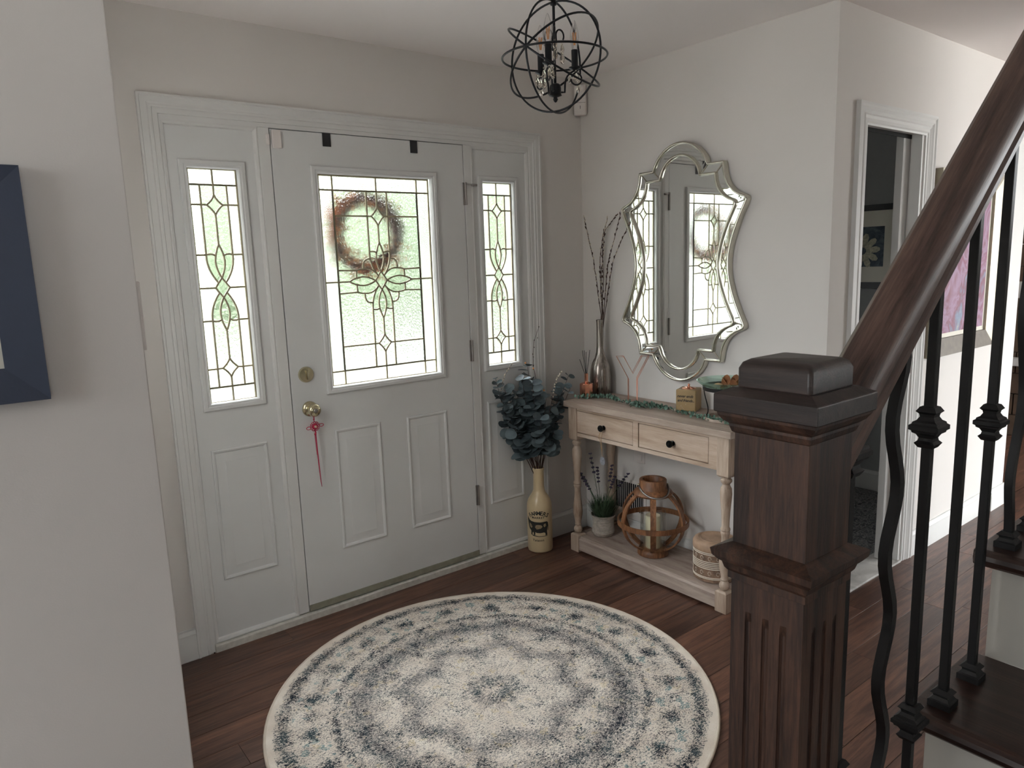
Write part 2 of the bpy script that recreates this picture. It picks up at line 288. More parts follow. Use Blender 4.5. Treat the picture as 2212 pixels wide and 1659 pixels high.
# ------------------------------------------------------------------ objects
ORG = {}
def thing(name, label, cat, loc=(0, 0, 0), group=None, kind=None):
    o = bpy.data.objects.new(name, None); COL.objects.link(o); o.location = loc; o.empty_display_size = .05
    ORG[o] = Vector(loc)
    if label: o['label'] = label
    if cat: o['category'] = cat
    if group: o['group'] = group
    if kind: o['kind'] = kind
    return o
def tag(o, label=None, cat=None, group=None, kind=None):
    for k, v in (('label', label), ('category', cat), ('group', group), ('kind', kind)):
        if v: o[k] = v
    return o
class MB:
    """collects faces in world coordinates; put() links them as one mesh object"""
    def __init__(s): s.v = []; s.f = []
    def quad(s, a, b, c, d): n = len(s.v); s.v += [Vector(a), Vector(b), Vector(c), Vector(d)]; s.f.append((n, n + 1, n + 2, n + 3)); return s
    def box(s, x0, x1, y0, y1, z0, z1):
        n = len(s.v)
        for z in (z0, z1):
            for x, y in ((x0, y0), (x1, y0), (x1, y1), (x0, y1)): s.v.append(Vector((x, y, z)))
        for f in ((0, 3, 2, 1), (4, 5, 6, 7), (0, 1, 5, 4), (1, 2, 6, 5), (2, 3, 7, 6), (3, 0, 4, 7)): s.f.append(tuple(n + i for i in f))
        return s
    def rings(s, rs, close=False, cap=True, loop=True):
        """skin a list of equal-length point rings"""
        n = len(s.v); k = len(rs[0])
        for r in rs: s.v += [Vector(p) for p in r]
        R = len(rs)
        for i in range(R if close else R - 1):
            a = n + i * k; b = n + ((i + 1) % R) * k
            for j in range(k if loop else k - 1):
                j2 = (j + 1) % k; s.f.append((a + j, a + j2, b + j2, b + j))
        if cap and not close:
            s.f.append(tuple(n + j for j in reversed(range(k)))); s.f.append(tuple(n + (R - 1) * k + j for j in range(k)))
        return s
    def lathe(s, cx, cy, prof, n=24, cap=True, sq=0):
        """prof = [(r, z)]"""
        rs = [[(cx + r * cos(2 * PI * j / n), cy + r * sin(2 * PI * j / n), z) for j in range(n)] for r, z in prof]
        return s.rings(rs, cap=cap)
    def sqlathe(s, cx, cy, prof):
        return s.rings([[(cx - r, cy - r, z), (cx + r, cy - r, z), (cx + r, cy + r, z), (cx - r, cy + r, z)] for r, z in prof])
    def tube(s, pts, r, n=6, close=False, cap=True, taper=None, up=None):
        pts = [Vector(p) for p in pts]; K = len(pts); rs = []; pn = None
        for i, p in enumerate(pts):
            if close: t = pts[(i + 1) % K] - pts[i - 1]
            else: t = pts[min(i + 1, K - 1)] - pts[max(i - 1, 0)]
            t = t.normalized() if t.length > 1e-9 else Vector((0, 0, 1))
            if pn is None:
                q = Vector(up) if up else (Vector((0, 0, 1)) if abs(t.z) < .9 else Vector((1, 0, 0)))
                pn = (q - t * q.dot(t)).normalized()
            else:
                pn = pn - t * pn.dot(t); pn = pn.normalized() if pn.length > 1e-6 else Vector((1, 0, 0))
            b = t.cross(pn); rr = r if taper is None else r * (1 + (taper - 1) * i / max(1, K - 1))
            rs.append([p + (pn * cos(2 * PI * (j + .5) / n) + b * sin(2 * PI * (j + .5) / n)) * rr for j in range(n)])
        return s.rings(rs, close=close, cap=cap)
    def poly(s, pts, d):
        """extrude a closed outline by vector d"""
        n = len(s.v); k = len(pts); d = Vector(d)
        s.v += [Vector(p) for p in pts] + [Vector(p) + d for p in pts]
        s.f.append(tuple(range(n, n + k))); s.f.append(tuple(reversed(range(n + k, n + 2 * k))))
        for j in range(k): j2 = (j + 1) % k; s.f.append((n + j2, n + j, n + k + j, n + k + j2))
        return s
    def disc(s, c, nrm, r, n=14, asp=1.0, cup=0.0, axis=None):
        """a cupped leaf or disc"""
        c = Vector(c); nrm = Vector(nrm).normalized(); a = Vector(axis) if axis is not None else Vector((0, 0, 1))
        a = a - nrm * a.dot(nrm); a = a.normalized() if a.length > 1e-4 else nrm.orthogonal().normalized(); b = nrm.cross(a)
        n0 = len(s.v); s.v.append(c - nrm * cup * r)
        for j in range(n):
            t = 2 * PI * j / n; s.v.append(c + a * r * asp * cos(t) + b * r * sin(t))
        for j in range(n): s.f.append((n0, n0 + 1 + j, n0 + 1 + (j + 1) % n))
        return s
    def ball(s, c, r, n=8, sz=1.0):
        c = Vector(c); rs = []
        for i in range(1, n // 2 + 1):
            t = PI * i / (n // 2 + 1); rs.append([(c.x + r * sin(t) * cos(2 * PI * j / n), c.y + r * sin(t) * sin(2 * PI * j / n), c.z - r * sz * cos(t)) for j in range(n)])
        return s.rings(rs)
    def put(s, name, mat, parent=None, smooth=False, bev=0.0, label=None, kind=None, seg=2, auto=False):
        o0 = Vector((0, 0, 0)); root = parent
        while root is not None and root not in ORG: root = root.parent
        if root is not None: o0 = ORG[root]
        me = bpy.data.meshes.new(name); me.from_pydata([tuple(v - o0) for v in s.v], [], s.f)
        bm = bmesh.new(); bm.from_mesh(me); bmesh.ops.recalc_face_normals(bm, faces=bm.faces); bm.to_mesh(me); bm.free()
        me.materials.append(mat if not isinstance(mat, str) else M[mat])
        if smooth:
            for p in me.polygons: p.use_smooth = True
            if auto: me.set_sharp_from_angle(angle=math.radians(auto))
        o = bpy.data.objects.new(name, me); COL.objects.link(o)
        if parent is not None: o.parent = parent
        if bev:
            b = o.modifiers.new('bevel', 'BEVEL'); b.width = bev; b.segments = seg; b.limit_method = 'ANGLE'; b.angle_limit = math.radians(40)
        if label: o['label'] = label
        if kind: o['kind'] = kind
        return o
def at(px, py, d): return CAM + (FW + RT * ((px - 1106) / FPX) - UP * ((py - 829.5) / FPX)) * d
def bez(p, n=8):
    p = [Vector(q) for q in p]
    if len(p) == 2: return [p[0].lerp(p[1], i / n) for i in range(n + 1)]
    out = []
    for i in range(n + 1):
        q = list(p); t = i / n
        while len(q) > 1: q = [q[j].lerp(q[j + 1], t) for j in range(len(q) - 1)]
        out.append(q[0])
    return out

# ================================================================== room shell
XR = 1.692; YH = -1.412; H = 2.4546
st = lambda name, mb, mat, **k: tag(mb.put(name, mat, **k), kind='structure')
# floor: a dark bed with every plank on it
fl = thing('floor', None, None, kind='structure')
MB().box(-4, 7.2, -7, -1.45, -.06, -.013).box(-.965, 7.2, -1.45, .16, -.06, -.013).put('subfloor', 'sub', fl)
st('foundation', MB().box(-4.2, 7.3, -6.8, -1.45, -.3, -.0605).box(-1.0, 7.3, -1.45, .2, -.3, -.0605), 'sub')
rnd = random.Random(3); PW = .1275; known = {0: -.125, -1: .458, 11: 1.837, 13: 1.486}
cnt = 0; rest = MB()
for k in range(-1, 27):
    y1 = -.145 - PW * (k - 1); y0 = y1 - PW
    y0 += .0018
    if k == -1: y1 = .0
    if y0 > -.02: continue
    xmin, xmax = (-.843, XR) if y1 > -1.42 else (-1.9, 6.9)
    if y1 > -1.6 and y1 <= -1.42: xmin = -.843
    x = xmin; js = []
    x = known.get(k, xmin + rnd.uniform(.2, 1.1))
    while x > xmin + .25: js.append(x); x -= rnd.choice((.62, .95, 1.24, 1.24))
    x = known.get(k, js[0] if js else xmin)
    if k == 11: js.append(2.45)
    if k == 13: js.append(2.1)
    x = max(js) if js else xmin
    while x < xmax - .25:
        x += rnd.choice((.62, .95, 1.24, 1.24, 1.24))
        if x < xmax - .1: js.append(x)
    js = sorted(set([xmin, xmax] + js))
    for a, b in zip(js[:-1], js[1:]):
        if b - a < .02: continue
        z = -.0003 * rnd.random(); e = .0005
        q = MB(); v = [(a + .0006, y0), (b - .0006, y0), (b - .0006, y1), (a + .0006, y1)]
        q.rings([[(X_, Y_, -.0125) for X_, Y_ in v], [(X_, Y_, z - e) for X_, Y_ in v],
                 [(a + .0006 + e, y0 + e, z), (b - .0006 - e, y0 + e, z), (b - .0006 - e, y1 - e, z), (a + .0006 + e, y1 - e, z)]])
        q.put('floor_plank', 'floor', fl); cnt += 1
# planks of the room beyond the wall end
for k in range(13):
    y1 = YH - .0 + PW * (k + 1); 
    q = MB(); q.box(3.80, 6.9, y1 - PW + .0012, y1, -.0125, 0); q.put('floor_plank', 'floor', fl); cnt += 1

st('ceiling', MB().box(-4.1, 7.2, -7, -1.45, H, H + .12).box(-1.1, 7.2, -1.45, .5, H, H + .12), 'ceil')
# front wall with the door unit opening
OX0, OX1, OZ1 = -.411, 1.330, 2.092
f = MB().box(-.965, OX0, 0, .16, -.05, H).box(OX0, OX1, 0, .16, OZ1, H)
for b_ in ((OX1, 2.3, -.05, H), (2.6, 7.0, -.05, H), (2.3, 2.6, -.05, 1.4), (2.3, 2.6, 1.85, H)): f.box(b_[0], b_[1], 0, .16, b_[2], b_[3])  # leaves the added, unseen window hole that brightens the bathroom
st('wall_front', f, 'wall')
st('wall_right', MB().box(XR, XR + .1, YH + .1, 0, -.05, H), 'wall')
BX0, BX1, BZ = 1.925, 2.462, 2.045      # bathroom door opening
f = MB().box(XR, BX0, YH, YH + .1, -.05, H).box(BX0, BX1, YH, YH + .1, BZ, H).box(BX1, 3.56, YH, YH + .1, -.05, H)
st('wall_hall', f, 'wall')
st('wall_hall_end', MB().box(3.56, 3.75, YH - .02, YH + .12, 0, H), 'white', bev=.003)
def holed(mb, ax, c0, c1, lo, hi, holes):
    x = lo
    B = (lambda a, b, z0, z1: mb.box(a, b, c0, c1, z0, z1)) if ax == 'x' else (lambda a, b, z0, z1: mb.box(c0, c1, a, b, z0, z1))
    for a0, a1, z0, z1 in sorted(holes): B(x, a0, -.05, H); B(a0, a1, -.05, z0); B(a0, a1, z1, H); x = a1
    B(x, hi, -.05, H); return mb
st('wall_left', MB().box(-4, -.843, -1.6, -1.45, -.05, H), 'wall', bev=.002)
st('wall_alcove', holed(MB(), 'y', -.965, -.843, -1.45, 0, [w_[1:] for w_ in WIN if w_[0] == 'side']), 'wall')
st('wall_far_left', holed(MB(), 'y', -4.1, -3.9, -7, -1.6, [w_[1:] for w_ in WIN if w_[0] == 'left']), 'wall')
st('wall_far_right', holed(MB(), 'y', 6.9, 7.0, -6.6, 0, [w_[1:] for w_ in WIN if w_[0] == 'right']), 'wall')
f = holed(MB(), 'x', -6.6, -6.45, -4.1, 7, [w_[1:] for w_ in WIN if w_[0] == 'back'])
st('wall_back', f, 'wall')
st('wall_stair', MB().box(1.0, 2.95, -2.52, -2.46, 0, H), 'wall')  # unseen wall added to keep light off the near part of the hall wall
w3 = thing('window_3', None, None, (-.9, -.82, 1.5), kind='structure')  # unseen window added to throw light on the console wall
y0, y1, z0, z1 = [w_[1:] for w_ in WIN if w_[0] == 'side'][0]
for b_ in ((y0, y1, z0, z0 + .03), (y0, y1, z1 - .03, z1), (y0, y0 + .03, z0 + .03, z1 - .03), (y1 - .03, y1, z0 + .03, z1 - .03)): MB().box(-.93, -.85, *b_).put('window_frame', 'white', w3)
for b_ in ((y0 - .06, y1 + .06, z0 - .06, z0), (y0 - .06, y1 + .06, z1, z1 + .06), (y0 - .06, y0, z0, z1), (y1, y1 + .06, z0, z1)): MB().box(-.843, -.826, *b_).put('window_casing', 'white', w3, bev=.003)
# ---- bathroom
st('wall_bathroom', MB().box(3.46, 3.55, YH + .1, -.001, -.05, H), 'bathwall')
st('wall_bathroom_inner', MB().box(XR + .1, XR + .11, YH + .1, -.1, 0, H), 'bathwall')
bf = thing('floor_bathroom', None, None, kind='structure')
for i in range(8):
    for j in range(6):
        MB().box(1.81 + i * .203, 1.81 + i * .203 + .2, -1.29 + j * .203, -1.29 + j * .203 + .2, -.012, .004).put('tile', 'tile', bf, bev=.001, seg=1)
st('threshold_bathroom', MB().box(BX0, BX1, YH - .012, -1.292, -.012, .009), 'marble', bev=.003)
def baseboard(name, pts, off):
    """profile swept along a floor line; off = direction into the room"""
    prof = [(0, 0), (.016, 0), (.016, .085), (.012, .098), (.013, .106), (.006, .120), (.006, .127), (0, .127)]
    rs = []
    for p, o in zip(pts, off): rs.append([(p[0] + o[0] * a, p[1] + o[1] * a, z) for a, z in prof])
    q = MB(); q.rings(rs); return st(name, q, 'white', smooth=True, auto=25)
baseboard('baseboard_front', [(-.843, 0), (-.471, 0)], [(0, -1), (0, -1)])
baseboard('baseboard_front_right', [(1.387, 0), (XR, 0)], [(0, -1), (-1, -1)])
baseboard('baseboard_right', [(XR, 0), (XR, YH)], [(-1, -1), (-1, -1)])
baseboard('baseboard_hall', [(XR, YH), (1.846, YH)], [(-1, -1), (0, -1)])
baseboard('baseboard_hall_right', [(2.555, YH), (3.54, YH)], [(0, -1), (0, -1)])
baseboard('baseboard_hall_end', [(3.55, YH - .02), (3.75, YH - .02), (3.75, YH + .12)], [(-.6, -1), (1, -1), (1, 0)])
baseboard('baseboard_bathroom', [(3.46, YH + .1), (3.46, -.1)], [(-1, 0), (-1, -1)])
baseboard('baseboard_left', [(-3.9, -1.6), (-.843, -1.6), (-.843, 0)], [(0, -1), (1, -1), (1, 0)])

def casing(name, x0, x1, z1, y, prof, sgn=-1):
    """three-sided mitred casing; prof = [(inset from outer edge, projection)]"""
    rs = []
    for a, h in prof: rs.append([(x0 + a, y + sgn * h, 0), (x0 + a, y + sgn * h, z1 - a), (x1 - a, y + sgn * h, z1 - a), (x1 - a, y + sgn * h, 0)])
    q = MB(); q.rings(rs, close=True, loop=False)
    n = len(prof); return st(name, q, 'white', smooth=True, auto=20)
CP = [(0, 0), (0, .020), (.007, .021), (.010, .0155), (.030, .0165), (.036, .013), (.040, .0145), (.046, .0145), (.049, .009), (.058, .0085), (.066, .008), (.066, 0)]
casing('trim_1', -.471, 1.390, 2.158, 0, CP)
casing('trim_2', 1.846, 2.556, 2.108, YH, [(0, 0), (0, .019), (.01, .021), (.018, .016), (.032, .018), (.042, .012), (.050, .015), (.060, .010), (.072, .012), (.078, .008), (.086, .007), (.086, 0)])

# ================================================================== front door unit
def ringp(mb, x0, x1, z0, z1, y, prof, cap=True):
    """nested mitred rectangles: prof = [(inset, projection)]"""
    rs = []
    for a, h in prof: rs.append([(x0 + a, y - h, z0 + a), (x1 - a, y - h, z0 + a), (x1 - a, y - h, z1 - a), (x0 + a, y - h, z1 - a)])
    n = len(mb.v); mb.rings(rs, cap=False)
    if cap: k = len(mb.v); mb.f.append((k - 4, k - 3, k - 2, k - 1))
    return mb
def slab(mb, x0, x1, z0, z1, y0, y1, hx0, hx1, hz0, hz1):
    mb.box(x0, hx0, y0, y1, z0, z1).box(hx1, x1, y0, y1, z0, z1).box(hx0, hx1, y0, y1, z0, hz0).box(hx0, hx1, y0, y1, hz1, z1); return mb
PANEL = [(0, 0), (0.001, .0045), (.006, .0065), (.012, .0045), (.016, .0005), (.026, .0005), (.050, .0050), (.052, .0058)]
LITE = [(0, 0), (0, .008), (.004, .012), (.016, .013), (.020, .009), (.026, .010), (.030, .004), (.030, -.012)]

def mirrorpoly(p, su, sv): return [(u * su, v * sv) for u, v in p]
def q2(p, n=6): return [(v.x, v.y) for v in bez([(a, b, 0) for a, b in p], n)]
def build_glass(root, cx, cz, yg, cells, bordermat, nm='glass_pane', dup=True):
    """cells = [(outline, material, mirror_u, mirror_v)] in metres from the light's centre; makes each pane and the leading"""
    lead = MB(); seen = set()
    for poly, mt, mu, mv in cells:
        for su in ((1, -1) if mu else (1,)):
            for sv in ((1, -1) if mv else (1,)):
                pp = mirrorpoly(poly, su, sv)
                c = (sum(p[0] for p in pp) / len(pp), sum(p[1] for p in pp) / len(pp))
                sh = [(cx + p[0] + (c[0] - p[0]) * .004, yg, cz + p[1] + (c[1] - p[1]) * .004) for p in pp]
                MB().poly(sh, (0, .005, 0)).put(nm, mt, root)
                for a, b in zip(pp, pp[1:] + pp[:1]):
                    k = tuple(sorted(((round(a[0], 4), round(a[1], 4)), (round(b[0], 4), round(b[1], 4)))))
                    if k in seen or k[0] == k[1]: continue
                    seen.add(k)
                    A_ = Vector((cx + a[0], yg + .0025, cz + a[1])); B_ = Vector((cx + b[0], yg + .0025, cz + b[1])); d = (B_ - A_).normalized() * .0012
                    s_ = Vector((0, 0, 0)); t = (B_ - A_).normalized(); n_ = t.cross(Vector((0, 1, 0)))
                    rs = [[p + n_ * u * .0033 + Vector((0, v * .0045, 0)) for u, v in ((-1, -.7), (0, -1), (1, -.7), (1, .7), (0, 1), (-1, .7))] for p in (A_ - d, B_ + d)]
                    lead.rings(rs)
    lead.put('lead_came', 'came', root)
def mir(p): return [(-u, v) for u, v in reversed(p)]
# --- main door cells
W_, H_, U1, V1, U2, V2 = .266, .446, .205, .386, .050, .280
dT = (0, .320); dR = (.031, .280); dB = (0, .240)
dTR = q2([dT, (.010, .298), dR], 4); dRB = q2([dR, (.010, .262), dB], 4)
pr_ = q2([(0, .167), (.016, .135), (.019, .103)], 4); pr2 = q2([(.019, .103), (.018, .068), (0, .040)], 4)   # right side of the upright petal
wy = (.0155, .127)
petalR = [(0, .167)] + [p for p in pr_[1:]] + pr2[1:]
outer = q2([(.050, .127), (.052, .065), (.014, .021)], 6)
hp = q2([(.028, 0), (.060, .019), (.092, .019)], 4); hp2 = q2([(.092, .019), (.130, .016), (.155, 0)], 4)
hout = q2([(.014, .021), (.045, .060), (.085, .053)], 5); hout2 = q2([(.085, .053), (.104, .053), (.118, .047)], 3)
scal = q2([(.0492, .096), (.088, .100), (.085, .053)], 6)
wtop = q2([(.0170, .124), (.033, .130), (.050, .127)], 3)
iu = [p for p in pr_ if p[1] >= .124] ; il = [(.0170, .124)] + [p for p in pr_ if p[1] < .124][0:] + pr2[1:]
# outer wing edge split at the scallop
o_hi = [p for p in outer if p[1] > .096]; o_lo = [(.0492, .096)] + [p for p in outer if p[1] < .096]
hside = q2([(.118, .047), (.122, .030), (.119, .013)], 3)
hp2a = [p for p in hp2 if p[0] < .119] ; hp2b = [(.119, .0135)] + [p for p in hp2 if p[0] > .119]
cells = [
    ([(U1, V1), (W_, V1), (W_, H_), (U1, H_)], 'gborder', 1, 1),
    ([(0, V1), (U1, V1), (U1, H_), (0, H_)], 'gborder', 1, 1),
    ([(U1, 0), (W_, 0), (W_, V1), (U1, V1)], 'gborder', 1, 1),
    ([(U2, V2), (U1, V2), (U1, V1), (U2, V1)], 'gfield', 1, 1),
    ([(0, V1)] + [(U2, V1), (U2, V2)] + list(reversed(dTR)), 'gfield', 1, 1),
    (dRB + [(0, .167)] + iu[1:] + wtop + [(U2, V2)], 'gfield', 1, 1),
    ([(U2, V2), (U2, .127)] + o_hi[1:] + [(.0492, .096)] + scal[1:] + hout2[1:] + [(U1, .050), (U1, V2)], 'gfield', 1, 1),
    (o_lo + hout[1:] + list(reversed(scal))[1:-1], 'gfield', 1, 1),
    (il + [(.014, .021)] + list(reversed(outer))[1:] + list(reversed(wtop))[1:-1], 'gbevel', 1, 1),
    ([(.014, .021)] + hout[1:] + hout2[1:] + hside[1:] + list(reversed(hp2a)) + list(reversed(hp))[1:], 'gbevel', 1, 1),
    (hside[:-1] + hp2b + [(U1, 0), (U1, .050)], 'gfield', 1, 1),
    (petalR + mir(petalR)[1:-1], 'gbevel', 0, 1),
    (hp + hp2[1:] + [(u, -v) for u, v in reversed(hp + hp2[1:])][1:-1], 'gbevel', 1, 0),
    ([(0, .040), (.014, .021), (.028, 0), (.014, -.021), (0, -.040), (-.014, -.021), (-.028, 0), (-.014, .021)], 'gbevel', 0, 0),
    (dTR + dRB[1:] + mir(dTR + dRB[1:])[1:-1], 'gbevel', 0, 1)]
door = thing('door_1', None, None, (.462, .02, .03), kind='structure')
DC = (.462, 1.461)
sl = slab(MB(), .003, .921, .040, 2.072, 0.001, .045, .172, .752, 1.00, 1.922)
sl.put('door_slab', 'door', door)
ringp(MB(), .158, .766, .985, 1.940, .001, LITE, cap=False).put('glass_frame', 'door', door, smooth=True, auto=25)
for a in (.180, .540): ringp(MB(), a, a + .222, .278, .824, .001, PANEL).put('door_panel', 'door', door, smooth=True, auto=20)
build_glass(door, DC[0], DC[1], .014, cells, None)
MB().box(.003, .921, -.004, .001, .034, .062).put('door_sweep', 'sweep', door, bev=.001)
# hardware
q = MB(); rs = [(.0, -.010), (.020, -.010), (.030, -.008), (.034, -.003), (.034, .001)]
def ylathe(mb, cx, cz, prof, n=24):
    return mb.rings([[(cx + r * cos(2 * PI * j / n), y, cz + r * sin(2 * PI * j / n)) for j in range(n)] for r, y in prof])
db = ylathe(MB(), .071, 1.083, [(.034, .001), (.034, -.004), (.030, -.009), (.012, -.011), (.004, -.0112)]).put('deadbolt', 'brass', door, smooth=True, auto=40, label='round brass deadbolt plate with thumb turn')
MB().poly([(.071 + u, -.010, 1.083 + v) for u, v in ((-.005, .020), (.003, .021), (.006, -.018), (-.002, -.021))], (0, -.014, 0)).put('thumb_turn', 'brass', db, bev=.002)
kn = ylathe(MB(), .075, .935, [(.033, .001), (.033, -.004), (.028, -.010), (.014, -.013), (.012, -.030), (.022, -.036), (.027, -.046), (.027, -.056), (.022, -.063), (.010, -.065), (.004, -.0652)]).put('door_knob', 'brass', door, smooth=True, auto=50, label='polished brass door knob')
ylathe(MB(), .075, .935, [(.010, -.064), (.009, -.0672), (.003, -.0673)], 16).put('turn_button', 'steel', kn, smooth=True)
for i, z in enumerate((1.850, 1.098, .356)):
    h = MB(); h.box(.916, .932, -.0035, .002, z - .052, z + .052)
    h.tube([(.9265, -.006, z - .052), (.9265, -.006, z + .052)], .006, 10); hg = h.put('hinge', 'steel', door, smooth=True, auto=40)
    if i == 0: MB().tube([(.930, -.008, z + .045), (.975, -.016, z + .040)], .003, 8).tube([(.958, -.014, z + .041), (.984, -.018, z + .040)], .006, 8).put('door_stop', 'steel', hg, smooth=True)
# jambs and mullions, seals
j = MB().box(-.411, -.402, .0, .12, 0, OZ1).box(1.3215, 1.33, .0, .12, 0, OZ1).box(-.402, 1.3215, 0, .12, 2.0755, OZ1)
st('door_frame', j, 'white')
st('mullion_left', MB().box(-.045, -.0005, -.001, .12, .034, 2.0755), 'white', bev=.002)
st('mullion_right', MB().box(.9245, .964, -.001, .12, .034, 2.0755), 'white', bev=.002)
st('door_seal', MB().box(-.0005, .9245, .046, .12, .02, .04).box(-.0005, .012, .046, .10, .04, 2.0755).box(.912, .9245, .046, .10, .04, 2.0755).box(.0, .9245, .046, .10, 2.062, 2.0755), 'dark')
st('threshold', MB().box(-.405, 1.325, -.020, .13, -.012, .028), 'thresh', bev=.003)
# --- side lights
W2, H2, A1, B1, B2 = .089, .449, .050, .390, .316
sT = (0, .352); sR = (.030, .315); sB = (0, .278)
sTR = q2([sT, (.009, .330), sR], 4); sRB = q2([sR, (.009, .298), sB], 4)
lp1 = q2([(0, .167), (.015, .135), (.018, .103)], 4); lp2 = q2([(.018, .103), (.017, .068), (0, .038)], 4)
lo = q2([(.050, .127), (.054, .072), (.014, .019)], 6); lw = q2([(.0165, .124), (.030, .134), (.050, .127)], 3)
il2 = [(.0165, .124)] + [p for p in lp1 if p[1] < .124] + lp2[1:]; iu2 = [p for p in lp1 if p[1] >= .124]
petS = lp1 + lp2[1:]
sc_cells = [
    ([(0, B1), (W2, B1), (W2, H2), (0, H2)], 'gborder', 1, 1),
    ([(A1, B2), (W2, B2), (W2, B1), (A1, B1)], 'gborder', 1, 1),
    ([(A1, .127), (W2, .127), (W2, B2), (A1, B2)], 'gborder', 1, 1),
    ([(0, B1), (A1, B1), (A1, B2)] + list(reversed(sTR)), 'gfield', 1, 1),
    (sRB + [(0, .167)] + iu2[1:] + lw + [(A1, B2)], 'gfield', 1, 1),
    ([(.050, .127)] + lo[1:] + [(.027, 0), (W2, 0), (W2, .127)], 'gborder', 1, 1),
    (il2 + [(.014, .019)] + list(reversed(lo))[1:] + list(reversed(lw))[1:-1], 'gbevel', 1, 1),
    (petS + mir(petS)[1:-1], 'gbevel', 0, 1),
    ([(0, .038), (.014, .019), (.027, 0), (.014, -.019), (0, -.038), (-.014, -.019), (-.027, 0), (-.014, .019)], 'gbevel', 0, 0),
    (sTR + sRB[1:] + mir(sTR + sRB[1:])[1:-1], 'gbevel', 0, 1)]
for i, (x0, x1, cx) in enumerate(((-.402, -.045, -.227), (.964, 1.3215, 1.128))):
    wn = thing('window_%d' % (i + 1), None, None, (cx, .03, .03), kind='structure')
    slab(MB(), x0, x1, .028, 2.0755, .010, .05, cx - .094, cx + .094, 1.006, 1.916).put('window_panel', 'door', wn)
    ringp(MB(), x0, x1, .030, 2.0755, .010, [(0, 0), (0, .010), (.006, .012), (.014, .009), (.018, 0)], cap=False).put('stop_moulding', 'white', wn, smooth=True, auto=25)
    ringp(MB(), cx - .123, cx + .123, .983, 1.940, .010, LITE, cap=False).put('window_frame', 'door', wn, smooth=True, auto=25)
    ringp(MB(), cx - .112, cx + .112, .283, .826, .010, PANEL).put('raised_panel', 'door', wn, smooth=True, auto=20)
    build_glass(wn, cx, 1.461, .022, sc_cells, None)

# ---- pocket door of the bathroom
pd = thing('door_2', None, None, (BX1, YH + .05, 0), kind='structure')
MB().box(BX1 - .07, BX1 - .002, YH + .055, YH + .088, .012, BZ - .02).put('door_leaf', 'white', pd, bev=.002)
MB().box(BX1 - .014, BX1, YH, YH + .046, .009, BZ).box(BX0, BX0 + .014, YH, YH + .1, .009, BZ).box(BX0, BX1, YH, YH + .046, BZ - .014, BZ).put('door_jamb', 'white', pd)
MB().box(BX0, BX1, YH + .0465, YH + .054, BZ - .03, BZ).put('door_track', 'dark', pd)
MB().box(BX1 - .03, BX1 - .0145, YH + .03, YH + .046, .01, .035).put('door_guide', 'steel', pd)

# ================================================================== stairs and railing
stp = thing('staircase', None, None, (0, -2.9, 0), kind='structure')
RISE, RUN, YN = .2010, .236, -2.465
nose = lambda k: .020 + RUN * (k - 4)
for k in range(1, 9):
    z = RISE * k; x = nose(k); pts = []
    t = .030; r = t / 2
    prof = [(x + RUN + .03, z - t), (x + r, z - t)] + [(x + r - r * sin(a), z - r - r * cos(a)) for a in [PI * q / 6 for q in range(1, 6)]] + [(x + r, z), (x + RUN + .03, z)]
    q = MB(); yn = YN + .0
    q.rings([[(px_ + (.006 if yy == yn and i in (3, 4, 5) else 0), yy, pz) for i, (px_, pz) in enumerate(prof)] for yy in (-3.6, yn - .008, yn)])
    q.put('tread', 'tread', stp, bev=.003)
    MB().box(x + .028, x + .046, -3.6, -2.49, z - RISE + (.0 if k > 1 else 0), z - t).put('riser', 'riser', stp)
q = MB(); o = [(nose(1) + .02, 0)]
for k in range(1, 9): o += [(nose(k) + .046, RISE * (k - 1)), (nose(k) + .046, RISE * k - .031)]
pts = [(nose(1) + .046, 0)]
for k in range(1, 9):
    pts += [(nose(k) + .046, RISE * k - .031), (nose(k + 1) + .046, RISE * k - .031)]
pts += [(nose(9) + .046, 0)]
q = MB()
for k in range(1, 9): q.box(nose(k) + .046, nose(k + 1) + .046, -2.512, -2.490, 0, RISE * k - .0305)
q.put('stringer', 'riser', stp)

rl = thing('stair_railing', 'dark stained stair railing with box newel post and black iron balusters', 'railing', (-.387, -2.501, .402))
NX, NY, NH = -.387, -2.501, .044
# newel: plain upper shaft, fluted lower shaft
nw = MB().sqlathe(NX, NY, [(NH, 1.205), (NH, 1.345)]).put('newel_upper', 'oak', rl, bev=.0015)
def fluted(z0, z1, depth):
    h = NH; side = []
    for c in (-.0215, 0, .0215):
        side += [(c - .0042, 0)] + [(c + .0042 * cos(a), -depth * sin(a)) for a in (PI * 5 / 6, PI * 4 / 6, PI / 2, PI / 3, PI / 6)] + [(c + .0042, 0)]
    ring = []
    for s_, (dx, dy) in enumerate(((0, -1), (1, 0), (0, 1), (-1, 0))):
        tx, ty = -dy, dx
        ring.append((NX + dx * h - tx * h, NY + dy * h - ty * h))
        for a, b in side: ring.append((NX + dx * (h + b) + tx * a, NY + dy * (h + b) + ty * a))
    return [(x, y, z0) for x, y in ring]
q = MB(); r0 = fluted(.402, 0, .0038); r1 = [(x, y, 1.115) for x, y, z in r0]; r2 = [(x, y, 1.128) for x, y, z in fluted(0, 0, 0.0)]; r3 = [(x, y, 1.178) for x, y, z in r2]
q.rings([r0, r1, r2, r3]); q.put('newel_shaft', 'oak', rl, label='fluted lower shaft of newel')
q = MB().sqlathe(NX, NY, [(NH - .002, 1.160), (NH + .003, 1.163), (NH + .003, 1.171), (NH + .006, 1.175), (NH + .008, 1.182), (NH + .011, 1.184), (NH + .016, 1.190), (NH + .0175, 1.198), (NH - .002, 1.2065)])
q.put('newel_band', 'oak', rl)
